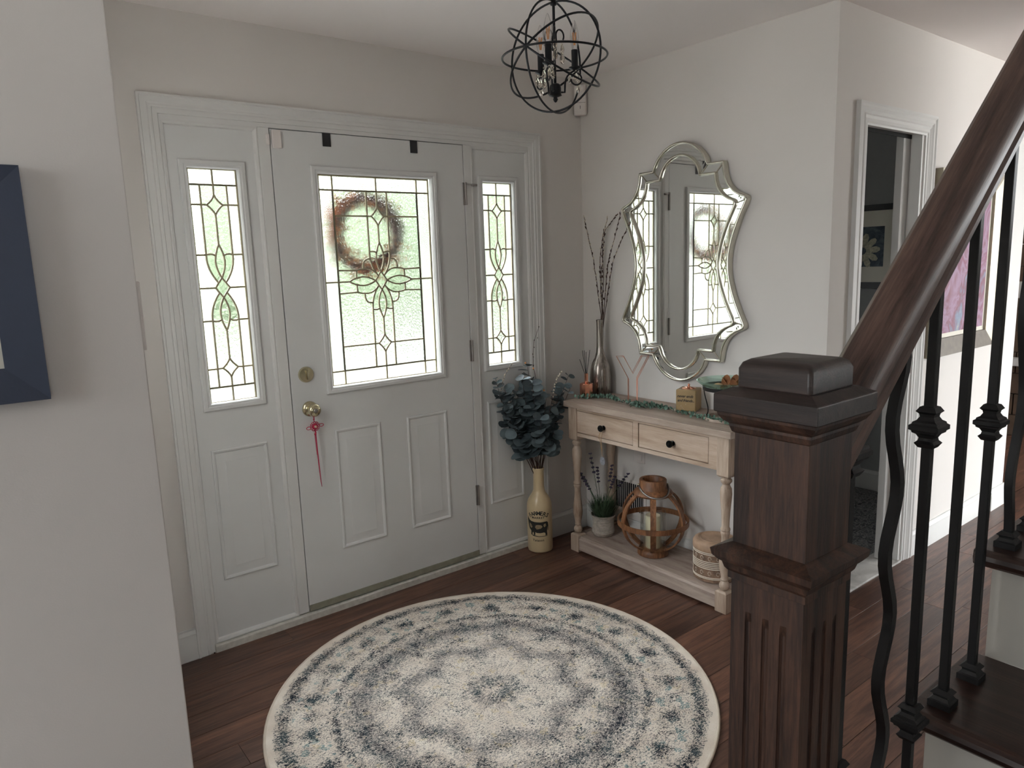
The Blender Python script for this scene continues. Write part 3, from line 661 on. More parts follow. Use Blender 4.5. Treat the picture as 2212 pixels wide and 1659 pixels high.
q = MB().sqlathe(NX, NY, [(NH - .002, 1.330), (NH + .002, 1.333), (NH + .004, 1.339), (NH + .004, 1.342), (NH + .009, 1.346), (NH + .013, 1.352), (NH + .0135, 1.355), (NH - .01, 1.356)]).put('cove_moulding', 'oak', rl)
q = MB().sqlathe(NX, NY, [(NH + .0155, 1.3552), (NH + .0165, 1.357), (NH + .0165, 1.3755), (NH + .002, 1.3825), (NH - .001, 1.3825)]).put('cap_plate', 'oakx', rl, bev=.0012)
q = MB().sqlathe(NX, NY, [(NH - .001, 1.380), (NH - .001, 1.403), (NH - .004, 1.4095), (NH - .010, 1.413)]).put('cap_block', 'oakx', rl, bev=.004, seg=4, smooth=True, auto=50)
# hand rail: profile swept up the slope
RS = math.atan(.875); dirx, dirz = cos(RS), sin(RS)
def railpt(x, a, b):  # a across (y), b up perpendicular to the rail
    zc = 1.352 + .875 * (x + .267)
    return (x - dirz * b, NY + a, zc + dirx * b)
rp = [(-.020, -.040), (.020, -.040), (.021, -.030), (.016, -.022), (.022, -.012), (.029, -.004), (.030, .008), (.026, .020), (.016, .029), (0, .032), (-.016, .029), (-.026, .020), (-.030, .008), (-.029, -.004), (-.022, -.012), (-.016, -.022), (-.021, -.030)]
q = MB(); ring0 = []
for a, b in rp:  # plumb cut against the newel
    x0 = NX + NH - .002; zc = 1.352 + .875 * (x0 + .267); ring0.append((x0, NY + a, zc + b / dirx))
q.rings([ring0] + [[railpt(x, a, b) for a, b in rp] for x in (-.20, .1, .5, 1.0, 1.0)]); q.put('handrail', 'rail', rl, smooth=True, auto=30)
BW = .0064
def knuckle(mb, x, z, s=1.0):
    pr = [(.0064, -.030), (.0095, -.0290), (.0135, -.0225), (.0100, -.019), (.0092, -.0150), (.0120, -.010), (.0160, -.0075), (.0165, -.005), (.0195, -.003), (.0195, .003), (.0165, .005), (.0160, .0075), (.0120, .010), (.0092, .0150), (.0100, .019), (.0135, .0225), (.0095, .0290), (.0064, .030)]
    return mb.sqlathe(x, NY, [(r, z + dz) for r, dz in pr])
def shoe(mb, x, z):
    return mb.sqlathe(x, NY, [(.0165, z), (.0165, z + .010), (.0135, z + .012), (.0105, z + .017), (.0110, z + .020), (.0145, z + .0225), (.0085, z + .029), (.0066, z + .029)])
for i, (x, kd, ks) in enumerate(((-.262, 'k', (1.285, .845)), (-.140, 'w', ()), (-.041, 'k', (1.279, .829)), (.077, 'p', ()), (.190, 'k', (1.248,)), (.313, 'w', ()), (.425, 'p', ()), (.545, 'k', (1.3,)), (.66, 'w', ()))):
    k = int((x - .020) // RUN) + 4; z0 = RISE * k; zt = 1.352 + .875 * (x + .267) - .040
    q = MB()
    if kd == 'w':
        n = 44; pts = []
        for j in range(n + 1):
            z = z0 + (zt - z0) * j / n; e = min(1, (z - z0) / .12) * min(1, (zt - z) / .05 + .2)
            ph = (z - 1.302) / .182 * 2 * PI
            pts.append((x - .0125 * cos(ph) * max(0, e) if i == 1 else x - .016 * cos((z - 1.42) / .30 * 2 * PI) * max(0, e), NY, z))
        rs = [[(p[0] + a * BW, p[1] + b * BW, p[2]) for a, b in ((-1, -1), (1, -1), (1, 1), (-1, 1))] for p in pts]
        q.rings(rs); b = q.put('baluster', 'iron', rl, smooth=True, auto=50, label='wavy iron baluster')
    else:
        q.sqlathe(x, NY, [(BW, z0), (BW, zt + .004)]); b = q.put('baluster', 'iron', rl, bev=.001, seg=1, label={'k': 'iron baluster with square knuckle', 'p': 'plain straight iron baluster'}[kd])
    for z in ks: knuckle(MB(), x, z).put('knuckle', 'iron', b)
    shoe(MB(), x, z0).put('shoe', 'iron', b)
    if x < .9:
        q = MB(); zz = zt + .004
        q.rings([[(x + a * r_, NY + bb * r_, zz + h + .875 * a * r_) for a, bb in ((-1, -1), (1, -1), (1, 1), (-1, 1))] for r_, h in ((.0066, -.016), (.010, -.014), (.0155, -.004), (.0155, .006))])
        q.put('top_collar', 'iron', b)

# ================================================================== rug
rug = MB().lathe(.278, -.979, [(.774, .0005), (.781, .003), (.780, .008), (.774, .0105), (.5, .0108), (.2, .0108)], 96)
r_ = thing('round_rug', 'round cream and charcoal distressed medallion rug on the plank floor', 'rug', (.278, -.979, 0))
rug.put('rug_pile', rugmat(.78), r_, smooth=True, auto=40)
MB().tube([(.278 + .779 * cos(2 * PI * i / 96), -.979 + .779 * sin(2 * PI * i / 96), .006) for i in range(96)], .0062, 6, close=True).put('bound_edge', plain('rug_binding', s2l(206, 194, 178), .9), r_, smooth=True)

# ================================================================== console table
CX0 = 1.372; CXb = 1.680; CY0 = -.208; CY1 = -1.181; CZ = .8095
ct = thing('console_table', 'pale washed wood console table with two drawers and turned legs', 'table', (1.53, -.69, 0))
MB().box(CX0 - .016, CXb + .002, CY1 - .020, CY0 + .020, .780, CZ).put('table_top', 'ctop', ct, bev=.002)
ap = MB()
xa = CX0 + .006
ap.box(xa, xa + .018, CY1 + .05, CY0 - .05, .765, .7795).box(xa, xa + .018, CY1 + .05, CY0 - .05, .630, .648)
ap.box(xa, xa + .018, -.258, CY0 - .05, .648, .765).box(xa, xa + .018, -.680, -.648, .648, .765).box(xa, xa + .018, CY1 + .05, -1.078, .648, .765)
ap.box(CX0 + .05, CXb - .05, CY0 - .03, CY0 - .012, .630, .7795).box(CX0 + .05, CXb - .05, CY1 + .012, CY1 + .03, .630, .7795).box(CXb - .03, CXb - .012, CY1 + .05, CY0 - .05, .630, .7795)
ap.put('apron', 'console', ct)
knob_y = []
for y0, y1, ky in ((-.6445, -.2615, -.455), (-1.0745, -.6835, -.884)):
    d = MB().box(xa + .002, xa + .20, y0, y1, .6512, .7618).put('drawer', 'console', ct, bev=.001, seg=1)
    n = 20
    MB().rings([[(xa - y, ky + r * cos(2 * PI * j / n), .704 + r * sin(2 * PI * j / n)) for j in range(n)] for r, y in ((.012, -.002), (.012, .002), (.006, .004), (.006, .012), (.015, .016), (.017, .022), (.0155, .026), (.009, .0255), (.008, .028), (.003, .029))]).put('drawer_knob', 'darkknob', d, smooth=True, auto=50)
LP = [(.008, .095), (.016, .100), (.021, .108), (.0235, .118), (.021, .128), (.0155, .134), (.0145, .140), (.018, .146), (.0155, .152), (.0170, .165), (.0240, .200), (.0250, .215), (.0235, .245), (.0185, .290), (.0160, .330), (.0165, .345), (.0200, .352), (.0200, .360), (.0175, .364), (.0205, .368), (.0205, .376), (.0165, .382), (.0165, .40), (.0190, .450), (.0235, .500), (.0255, .530), (.0235, .553), (.0165, .566), (.0150, .572), (.0195, .577), (.0240, .584), (.0240, .592), (.0185, .598), (.0150, .606), (.008, .610)]
for lx in (CX0 + .0285, CXb - .0285):
    for ly in (CY0 - .0285, CY1 + .0285):
        q = MB().sqlathe(lx, ly, [(.0270, 0), (.0285, .003), (.0285, .090), (.022, .0965)]).sqlathe(lx, ly, [(.022, .604), (.0285, .612), (.0285, .780)])
        q.lathe(lx, ly, LP, 24); q.put('leg', 'consolez', ct, smooth=True, auto=35)
MB().box(CX0 + .030, CXb - .012, CY1 + .02, CY0 - .02, .066, .084).put('lower_shelf', 'shelfw', ct, bev=.002)
q = MB(); x = CX0 + .006
for a, b in ((0, 0),):
    q.rings([[(x, yy, .012), (x + .02, yy, .012), (x + .02, yy, .086), (x + .010, yy, .086), (x + .008, yy, .078), (x, yy, .070)] for yy in (CY1 + .05, CY0 - .05)])
q.put('shelf_rail', 'shelfw', ct, label='moulded board along the front of the lower shelf')
MB().box(CX0 + .05, CXb - .05, CY1 + .01, CY1 + .028, .012, .086).put('shelf_rail', 'shelfw', ct)
MB().box(CX0 + .05, CXb - .05, CY0 - .028, CY0 - .01, .012, .086).put('shelf_rail', 'shelfw', ct)
ZS = .084

# tag on the left knob
tg = thing('hanging_tag', 'small round metallic tag on a twine loop hanging from the left drawer knob', 'tag', (1.345, -.457, .69))
kx = xa - .012
MB().tube([(kx, -.449, .702), (kx - .003, -.455, .7105), (kx, -.461, .702), (kx - .012, -.462, .66), (kx - .012, -.466, .600), (kx - .012, -.468, .564), (kx - .012, -.463, .60), (kx - .012, -.450, .66), (kx, -.449, .702)], .0013, 5).put('twine', 'string', tg)
MB().tube([(kx - .002, -.452, .692), (kx - .010, -.442, .668), (kx - .008, -.440, .650)], .0012, 5).put('twine', 'string', tg)
MB().rings([[(kx - .012 + d, -.470 + .018 * cos(2 * PI * j / 20), .544 + .021 * sin(2 * PI * j / 20)) for j in range(20)] for d in (-.0015, .0015)]).put('disc', plain('pale_metal_disc', s2l(176, 180, 190), .35, .6, var=.3, nscale=90), tg)

# ================================================================== mirror
MY, MZ = -.683, 1.485
def outline(aR, ac, st_u, st_v, st_w, tip, waist, neck):
    q = []
    a0 = math.asin((st_v - ac) / aR)
    for i in range(9): a = PI / 2 - (PI / 2 - a0) * i / 8; q.append((aR * cos(a), ac + aR * sin(a)))
    q += [(st_w, st_v)]
    q += [(v.x, v.y) for v in bez([(st_w, st_v - .006, 0), (st_w + .002, tip[1] + .055, 0), (tip[0] - .055, tip[1] + .018, 0), (tip[0] - .012, tip[1] + .006, 0)], 8)]
    q += [(tip[0] - .002, tip[1]), (tip[0], tip[1] - .010), (tip[0] - .006, tip[1] - .026)]
    q += [(v.x, v.y) for v in bez([(tip[0] - .008, tip[1] - .03, 0), (waist + .022, tip[1] * .5, 0), (waist, tip[1] * .22, 0), (waist, 0, 0)], 8)][1:]
    h = q + [(u, -v) for u, v in reversed(q[:-1])]
    return h + [(-u, v) for u, v in reversed(h[1:-1])]
OUT = outline(.166, .387, 0, .440, .242, (.360, .282), .272, 0)
INN = outline(.117, .382, 0, .398, .200, (.305, .268), .218, 0)
mr = thing('wall_mirror', 'tall scalloped wall mirror with champagne silver frame above the console', 'mirror', (XR, MY, MZ))
mp = lambda p, d: (XR - d, MY - p[0], MZ + p[1])
n = len(OUT)
q = MB().rings([[mp(p, .003) for p in OUT], [mp(p, .024) for p in OUT], [mp(p, .022) for p in INN]], cap=False); q.put('backing', 'mirback', mr)
q = MB(); q.v = [Vector(mp(p, .0245)) for p in INN]; q.f = [tuple(range(n))]; q.put('mirror_glass', 'mirror', mr)
# bevelled mirror strips, one per side of the frame
def cornersplit():
    key = [0, 8, 9, 10, 19]
    return key
brk = [8, 9, 20]
full = []
Q = 31  # points in a quarter
for b in brk: full.append(b)
nq = (n) // 4
idx = sorted(set([8, 9, 20] + [2 * nq - 8, 2 * nq - 9, 2 * nq - 20] + [2 * nq + 8, 2 * nq + 9, 2 * nq + 20] + [n - 8, n - 9, n - 20]))
for a, b in zip(idx, idx[1:] + [idx[0] + n]):
    q = MB(); r1 = [mp(OUT[i % n], .0256) for i in range(a, b + 1)]; r2 = [mp(INN[i % n], .0245) for i in range(a, b + 1)]
    for i in range(len(r1) - 1): q.quad(r1[i], r1[i + 1], r2[i + 1], r2[i])
    q.put('mirror_strip', 'mirror', mr)
def frame_tube(pts, w, d0, d1, nm):
    """rounded frame moulding following an outline"""
    k = len(pts); nr = []
    for i in range(k):
        t = Vector((pts[(i + 1) % k][0] - pts[i - 1][0], pts[(i + 1) % k][1] - pts[i - 1][1])).normalized(); nr.append((t.y, -t.x))
    rs = []
    for i in range(k):
        u, v = pts[i]; a, b = nr[i]
        rs.append([mp((u + a * s * w, v + b * s * w), d) for s, d in ((-1, d0), (-.95, d1 - .003), (-.5, d1), (.5, d1), (.95, d1 - .003), (1, d0))])
    q = MB().rings(rs, close=True); q.put(nm, 'champ', mr, smooth=True, auto=60)
frame_tube(OUT, .0058, .002, .036, 'outer_frame'); frame_tube(INN, .0055, .020, .037, 'inner_frame')
for i in idx: MB().tube([mp(OUT[i % n], .030), mp(INN[i % n], .027)], .0018, 6).put('strip_joint', 'champ', mr)

# ================================================================== things on the console
def lathe_thing(*a): pass
sv = thing('metal_vase', 'tall brushed silver bottle vase at the corner end of the console', 'vase', (1.618, -.198, CZ))
MB().lathe(1.618, -.198, [(.050, CZ + .0002), (.056, CZ + .004), (.0565, CZ + .05), (.0555, CZ + .10), (.053, CZ + .135), (.044, CZ + .168), (.030, CZ + .198), (.0215, CZ + .225), (.0185, CZ + .26), (.0180, CZ + .30), (.0180, CZ + .385), (.0195, CZ + .395), (.0195, CZ + .398), (.016, CZ + .398), (.015, CZ + .30), (.014, CZ + .2)], 40).put('vase_body', 'mercury', sv, smooth=True, auto=60)
# pussy willow: stems and catkins traced in the air at the vase
wl = thing('pussy_willow', 'bare pussy willow branches with silvery catkins in the silver vase', 'branches', (1.618, -.198, CZ + .25))
top = Vector((1.618, -.198, CZ + .39)); dv = (top - CAM).dot(FW)
stems = [[(1298, 680), (1290, 620), (1282, 560), (1270, 510), (1262, 470)], [(1300, 680), (1297, 610), (1296, 560), (1302, 510), (1312, 472)], [(1301, 680), (1303, 600), (1301, 545), (1305, 500), (1330, 466)],
         [(1304, 680), (1310, 600), (1315, 560), (1326, 520), (1340, 463)], [(1306, 680), (1316, 610), (1324, 565), (1340, 525), (1364, 474)], [(1303, 680), (1300, 640), (1299, 590), (1303, 545), (1306, 500)]]
rr = random.Random(5)
for si, s_ in enumerate(stems):
    dd = [0, -.01, .0, .01, -.02, .02][si]
    P = [top + Vector((0, 0, -.15))] + [CAM + (p_ - CAM) * min(1, (1.664 - CAM.x) / (p_.x - CAM.x)) for p_ in [at(px, py, dv + dd * i / 2) for i, (px, py) in enumerate(s_)]]
    C_ = []
    for i in range(len(P) - 1):
        for t in range(5): C_.append(P[i].lerp(P[i + 1], t / 5) + Vector((rr.uniform(-1, 1), rr.uniform(-1, 1), 0)) * .0012)
    C_.append(P[-1])
    o = MB().tube(C_, .0024, 5, taper=.55).put('branch', 'stem', wl, smooth=True)
    b = MB(); b2 = MB()
    for i in range(7, len(C_)):
        d = (C_[i] - C_[i - 1]).normalized(); sd = Vector((rr.uniform(-1, 1), rr.uniform(-1, 1), 0)).normalized()
        (b if rr.random() < (.6 if si in (0, 1, 5) else .25) else b2).tube([C_[i], C_[i] + d * .007 + sd * .004, C_[i] + d * .013 + sd * .005], .0036, 6, taper=.6)
    b.put('catkins', 'bud', o, smooth=True, kind='stuff'); b2.put('buds', 'stem', o, smooth=True, kind='stuff')

df = thing('reed_diffuser', 'small copper bottle holding dark diffuser reeds in front of the silver vase', 'diffuser', (1.492, -.208, CZ))
dx, dy = 1.500, -.212
MB().lathe(dx, dy, [(.033, CZ + .0003), (.035, CZ + .003), (.035, CZ + .072), (.032, CZ + .0755), (.013, CZ + .081), (.0095, CZ + .086), (.0095, CZ + .128), (.008, CZ + .128), (.0075, CZ + .09)], 10).put('bottle', 'copper', df, smooth=True, auto=30)
for px, py in ((1258, 757), (1262, 757), (1266, 760), (1274, 756), (1252, 776)):
    d_ = (Vector((dx, dy, CZ + .1)) - CAM).dot(FW)
    MB().tube([(dx, dy, CZ + .10), at(px, py, d_)], .0016, 5).put('reed', 'reed', df)

# wire letter
wy_ = thing('wire_letter', 'copper wire letter Y standing on the console left of the tan cube', 'letter', (1.60, -.455, CZ))
ux = Vector((.74, -.67, 0)); uz = Vector((0, 0, 1)); un = Vector((.67, .74, 0))
c0 = Vector((1.584, -.462, CZ + .002))
Yl = [(-.022, 0), (-.022, .112), (-.080, .225), (-.045, .225), (.0, .140), (.045, .225), (.080, .225), (.022, .112), (.022, 0)]
def yp(u, v, w_): return c0 + ux * u + uz * v + un * w_
for w_, nm in ((0, 'front_wire'), (.040, 'back_wire')):
    MB().tube([yp(u, v, w_) for u, v in [Yl[0]] + Yl[1:]], .0017, 6, close=True).put(nm, 'copperwire', wy_, smooth=True)
for i in (0, 2, 3, 4, 5, 6, 8): MB().tube([yp(*Yl[i], 0), yp(*Yl[i], .040)], .0015, 6).put('cross_wire', 'copperwire', wy_, smooth=True)

# text helper
def text_faces(body, size, shear=0.0, spacing=1.0, off=0.0):
    c = bpy.data.curves.new('t', 'FONT'); c.body = body; c.size = size; c.shear = shear; c.align_x = 'CENTER'; c.space_character = spacing; c.offset = off; c.resolution_u = 2
    o = bpy.data.objects.new('t', c); COL.objects.link(o); bpy.context.view_layer.update()
    me = o.evaluated_get(bpy.context.evaluated_depsgraph_get()).to_mesh(); v = [(p.co.x, p.co.y) for p in me.vertices]; f = [tuple(p.vertices) for p in me.polygons]
    o.evaluated_get(bpy.context.evaluated_depsgraph_get()).to_mesh_clear(); bpy.data.objects.remove(o); bpy.data.curves.remove(c); return v, f

cb = thing('oil_burner', 'tan cube oil burner with script lettering behind the leaf garland', 'burner', (1.611, -.79, CZ))
u_ = Vector((.37, -.93, 0)); n_ = Vector((-.93, -.37, 0)); cc = Vector((1.606, -.792, CZ))
hw = .0475
q = MB(); q.rings([[cc + u_ * a * hw + n_ * b * hw + Vector((0, 0, z)) for a, b in ((-1, -1), (1, -1), (1, 1), (-1, 1))] for z in (.0005, .102)])
cub = q.put('cube', 'tan', cb, bev=.005, seg=3, smooth=True, auto=40)
cp = cc + Vector((0, 0, .102))
MB().lathe(cp.x, cp.y, [(.034, cp.z + .0003), (.034, cp.z + .002), (.020, cp.z + .006), (.006, cp.z + .009), (.0045, cp.z + .013)], 24).put('lid', 'copper', cb, smooth=True, auto=60)
MB().ball((cp.x, cp.y, cp.z + .017), .0062, 12).put('lid_knob', 'copper', cb, smooth=True)
for tx, sz, vv, uu in (('never ends', .0185, .066, -.004), ('and friends...', .0175, .046, 0)):
    v, f = text_faces(tx, sz, .35, .92, .0004); q = MB()
    q.v = [cc + u_ * (a + uu) + n_ * (hw + .0004) + Vector((0, 0, vv + b)) for a, b in v]; q.f = f
    q.put('lettering', 'ink', cub)
q = MB()
for a, b in ((-.022, .026), (-.017, .019), (-.012, .014), (.0, .034)): q.ball(cc + u_ * a + n_ * (hw + .001) + Vector((0, 0, b)), .0013, 6)
q.put('dots', 'bud', cub)

bw = thing('glass_bowl', 'green glass bowl on a wire stand at the newel end of the console', 'bowl', (1.555, -1.045, CZ))
bx, by = 1.552, -1.045
MB().lathe(bx, by, [(.030, CZ + .130), (.060, CZ + .132), (.095, CZ + .145), (.118, CZ + .160), (.132, CZ + .172), (.133, CZ + .176), (.129, CZ + .176), (.114, CZ + .165), (.092, CZ + .150), (.058, CZ + .137), (.0, CZ + .135)], 48).put('bowl', 'greenglass', bw, smooth=True, auto=60)
MB().lathe(bx, by, [(.104, CZ + .138), (.106, CZ + .134), (.108, CZ + .150), (.105, CZ + .151)], 40, cap=False).put('stand_ring', 'iron', bw, smooth=True, auto=40)
q = MB().rings([[(bx + (.098 + a) * cos(2 * PI * j / 40), by + (.098 + a) * sin(2 * PI * j / 40), CZ + b) for j in range(40)] for a, b in ((0, .001), (0, .014), (-.008, .014), (-.008, .001))], close=True).put('foot_ring', 'ctop', bw, smooth=True, auto=40)
for i in range(4):
    a = PI * .78 + i * PI / 2; ca, sa = cos(a), sin(a)
    MB().tube(bez([(bx + .104 * ca, by + .104 * sa, CZ + .140), (bx + .098 * ca, by + .098 * sa, CZ + .08), (bx + .07 * ca, by + .07 * sa, CZ + .05), (bx + .094 * cos(a - .5), by + .094 * sin(a - .5), CZ + .008)], 10), .0026, 6).put('stand_leg', 'iron', bw, smooth=True)
pt = thing('dried_potpourri', 'dried leaf and shell filling lying in the green glass bowl', 'potpourri', (bx, by, CZ + .15))
MB().ball((bx - .035, by + .02, CZ + .152), .026, 14, .5).put('shell', plain('tan_shell', s2l(190, 160, 120), .6), pt, smooth=True)
for i in range(7):
    rr2 = random.Random(40 + i); a = rr2.uniform(0, 6.28); c = Vector((bx + .03 * cos(a) + .0, by + .03 * sin(a) - .02, CZ + .160 + .02 * rr2.random()))
    MB().disc(c, (rr2.uniform(-1, 1), rr2.uniform(-1, 1), .6), .018, 10, 1.6, .25).put('dry_leaf', plain('dry_leaf_brown', s2l(140, 92, 56), .8, var=.3), pt)

# leaf garland across the top
gl = thing('leaf_garland', 'thin garland of tiny green leaves trailing along the console top', 'garland', (1.5, -.6, CZ))
gp = [(1.44, -.215), (1.50, -.262), (1.545, -.30), (1.545, -.36), (1.515, -.42), (1.50, -.49), (1.475, -.575), (1.49, -.63), (1.525, -.68), (1.525, -.74), (1.505, -.81), (1.50, -.88), (1.475, -.95), (1.47, -1.02), (1.465, -1.08), (1.47, -1.13)]
gpts = []
for i in range(len(gp) - 1):
    for t in range(6): a = t / 6; gpts.append(Vector((gp[i][0] * (1 - a) + gp[i + 1][0] * a, gp[i][1] * (1 - a) + gp[i + 1][1] * a, CZ + .0045 + .003 * abs(sin(i * 6 + t)))))
MB().tube(gpts, .0011, 5).put('garland_wire', 'stem', gl)
gr_ = random.Random(9)
for s0 in range(0, len(gpts), 6):
    q = MB(); dens = gr_.choice((8, 14, 18)); spread = gr_.uniform(.010, .017)
    if s0 // 6 in (6, 7): dens = 26; spread = .022
    if s0 // 6 in (4, 9): dens = 4
    for p in gpts[s0:s0 + 6]:
        for j in range(dens // 2):
            c = p + Vector((gr_.gauss(0, spread * .6), gr_.gauss(0, spread * .6), gr_.uniform(0.001, spread)))
            q.disc(c, (gr_.uniform(-1, 1), gr_.uniform(-1, 1), gr_.uniform(.0, 1)), gr_.uniform(.0036, .0066), 6, 1.5, .2)
    q.put('leaf_cluster', 'garl', gl, kind='stuff')

# ================================================================== things on the lower shelf
px_, py_ = 1.498, -.325
po = thing('lavender_plant', 'potted artificial lavender on the corner end of the lower shelf', 'plant', (px_, py_, ZS))
prof = [(.045, ZS + .0005), (.052, ZS + .003), (.058, ZS + .02)]
for i in range(11): prof += [(.0600 - .004 * sin(PI * i / 11), ZS + .024 + i * .0075), (.0570 - .004 * sin(PI * i / 11), ZS + .0275 + i * .0075)]
prof += [(.063, ZS + .108), (.066, ZS + .116), (.062, ZS + .116), (.057, ZS + .10), (.0, ZS + .098)]
MB().lathe(px_, py_, prof, 36).put('pot', 'pot', po, smooth=True, auto=60)
lr = random.Random(12); zb = ZS + .10; dl = (Vector((px_, py_, .3)) - CAM).dot(FW)
q = MB()
for i in range(620):
    a = lr.uniform(0, 2 * PI); r = .045 * math.sqrt(lr.random()); b0 = Vector((px_ + r * cos(a), py_ + r * sin(a), zb + lr.uniform(0, .02)))
    d = Vector((cos(a) * lr.uniform(.1, .8), sin(a) * lr.uniform(.1, .8), lr.uniform(.5, 1.2))).normalized(); L = lr.uniform(.045, .105)
    sd = Vector((-sin(a), cos(a), 0)) * .0016; m1 = b0 + d * L * .5 + Vector((cos(a), sin(a), 0)) * .004; e = b0 + d * L
    q.quad(b0 - sd, b0 + sd, m1 + sd, m1 - sd); q.quad(m1 - sd, m1 + sd, e + sd * .2, e - sd * .2)
q.put('foliage', 'lavleaf', po, kind='stuff')
for tipx, tipy, dp in ((1246, 1008, -.02), (1275, 980, .0), (1357, 1024, .03), (1322, 1006, .03), (1262, 1035, .02), (1290, 1010, .04), (1328, 1030, -.03), (1250, 1020, .03)):
    e = at(tipx, tipy, dl + dp); b0 = Vector((px_ + lr.uniform(-.02, .02), py_ + lr.uniform(-.02, .02), zb)); mid = b0.lerp(e, .5) + Vector((0, 0, .03))
    pp = bez([b0, mid, e], 12); o = MB().tube(pp, .0014, 5).put('lavender_stem', 'lavleaf', po)
    q = MB()
    for j in range(1, 8):
        p = pp[j]; s_ = lr.choice((-1, 1)); dd = Vector((lr.uniform(-1, 1), lr.uniform(-1, 1), 1.2)).normalized()
        q.quad(p, p + Vector((.0015, .001, 0)), p + dd * .028, p + dd * .028 - Vector((.0008, 0, 0)))
    q.put('stem_leaves', 'lavleaf', o, kind='stuff')
    q = MB()
    for j in range(8, 13):
        for k in range(6): a = k * PI / 3 + j; q.ball(pp[j] + Vector((cos(a) * .005, sin(a) * .005, lr.uniform(-.003, .003))), .0050, 5)
    q.put('flower_spike', 'bloom', o, kind='stuff')

lx, ly = 1.500, -.665
ln = thing('wooden_lantern', 'globe shaped wooden lantern with metal handle on the lower shelf', 'lantern', (lx, ly, ZS))
RL = .163; zc_ = ZS + .178
MB().lathe(lx, ly, [(.070, ZS + .0005), (.076, ZS + .004), (.076, ZS + .018), (.070, ZS + .030), (.064, ZS + .034), (.0, ZS + .034)], 32).put('base', 'lantern', ln, smooth=True, auto=45)
MB().lathe(lx, ly, [(.062, ZS + .304), (.092, ZS + .306), (.096, ZS + .314), (.090, ZS + .324), (.070, ZS + .334), (.066, ZS + .338), (.066, ZS + .378), (.064, ZS + .381), (.050, ZS + .381), (.048, ZS + .378), (.048, ZS + .32)], 36).put('collar', 'lantern', ln, smooth=True, auto=45)
def band3(pts, nrms, w_, t_, mb):
    rs = []
    for (p, nn), wd in zip(zip(pts, nrms), w_): rs.append([p + wd * a + nn * b for a, b in ((-1, 0), (1, 0), (1, t_), (-1, t_))])
    return mb
for k in range(6):
    a = PI / 6 + k * PI / 3 + .2; rad = Vector((cos(a), sin(a), 0)); tan = Vector((-sin(a), cos(a), 0)); rs = []
    for i in range(17):
        t = -PI / 2 + .42 + (PI - .92) * i / 16; nn = rad * cos(t) + Vector((0, 0, 1)) * sin(t); p = Vector((lx, ly, zc_)) + Vector((nn.x * RL, nn.y * RL, nn.z * .158))
        rs.append([p + tan * u * .0135 + nn * d for u, d in ((-1, -.004), (1, -.004), (1, .004), (-1, .004))])
    MB().rings(rs).put('rib', 'lantern', ln, smooth=True, auto=50)
rs = []
for i in range(48):
    a = 2 * PI * i / 48; rad = Vector((cos(a), sin(a), 0)); p = Vector((lx, ly, zc_ - .01)) + rad * (RL + .001)
    rs.append([p + Vector((0, 0, 1)) * u * .0125 + rad * d for u, d in ((-1, .003), (1, .003), (1, .009), (-1, .009))])
MB().rings(rs, close=True).put('hoop', 'lantern', ln, smooth=True, auto=50)
MB().lathe(lx, ly, [(.062, ZS + .0345), (.062, ZS + .215), (.059, ZS + .215), (.059, ZS + .036)], 32, cap=False).put('glass_cylinder', 'cyl', ln, smooth=True, auto=50)
# bail handle drooping to the front right
hA = Vector((lx - .052, ly + .045, ZS + .352)); hB = Vector((lx + .052, ly - .045, ZS + .352)); mid = (hA + hB) / 2; ax = (hA - hB).normalized()
fr = Vector((-.56, -.76, -.33)).normalized(); pts = [mid + ax * (.069 * cos(PI * i / 18) ) + fr * .112 * sin(PI * i / 18) ** .8 for i in range(19)]
MB().tube(pts, .0048, 8).put('handle', 'steel', ln, smooth=True)
for hp_ in (hA, hB): MB().ball(hp_, .007, 8).put('handle_pin', 'brass', ln, smooth=True)
cn = thing('pillar_candle', 'ivory pillar candle inside the wooden lantern', 'candle', (lx, ly, ZS + .034))
MB().lathe(lx, ly, [(.034, ZS + .0345), (.036, ZS + .037), (.036, ZS + .196), (.034, ZS + .198), (.028, ZS + .193), (.0, ZS + .190)], 28).put('wax', 'candle', cn, smooth=True, auto=50)
MB().tube([(lx, ly, ZS + .188), (lx + .002, ly, ZS + .203)], .001, 5).put('wick', 'reed', cn)

ox, oy = 1.512, -1.020
bo = thing('carved_box', 'round carved wooden box with whitewashed rings on the lower shelf by the right leg', 'box', (ox, oy, ZS))
MB().lathe(ox, oy, [(.090, ZS + .0005), (.095, ZS + .004), (.095, ZS + .140), (.090, ZS + .141)], 48).put('box_body', 'tan_bamboo', bo, smooth=True, auto=45)
for i, z in enumerate((.020, .026, .066, .074, .082, .090, .098, .132, .139)):
    MB().rings([[(ox + (.095 + a) * cos(2 * PI * j / 48), oy + (.095 + a) * sin(2 * PI * j / 48), ZS + z + b) for j in range(48)] for a, b in ((0, -.0022), (.002, -.0012), (.002, .0012), (0, .0022))], close=True).put('ring', 'whitewash', bo, smooth=True)
q = MB()
for zc2, in ((.046,), (.115,)):
    for i in range(16):
        a0 = 2 * PI * i / 16
        for k in range(9):
            t = k / 8 * 2 * PI * .8; a = a0 + .07 * cos(t); z = zc2 + .009 * sin(t); q.ball((ox + .0955 * cos(a), oy + .0955 * sin(a), ZS + z), .0018, 5)
q.put('dot_carving', 'whitewash', bo, kind='stuff')
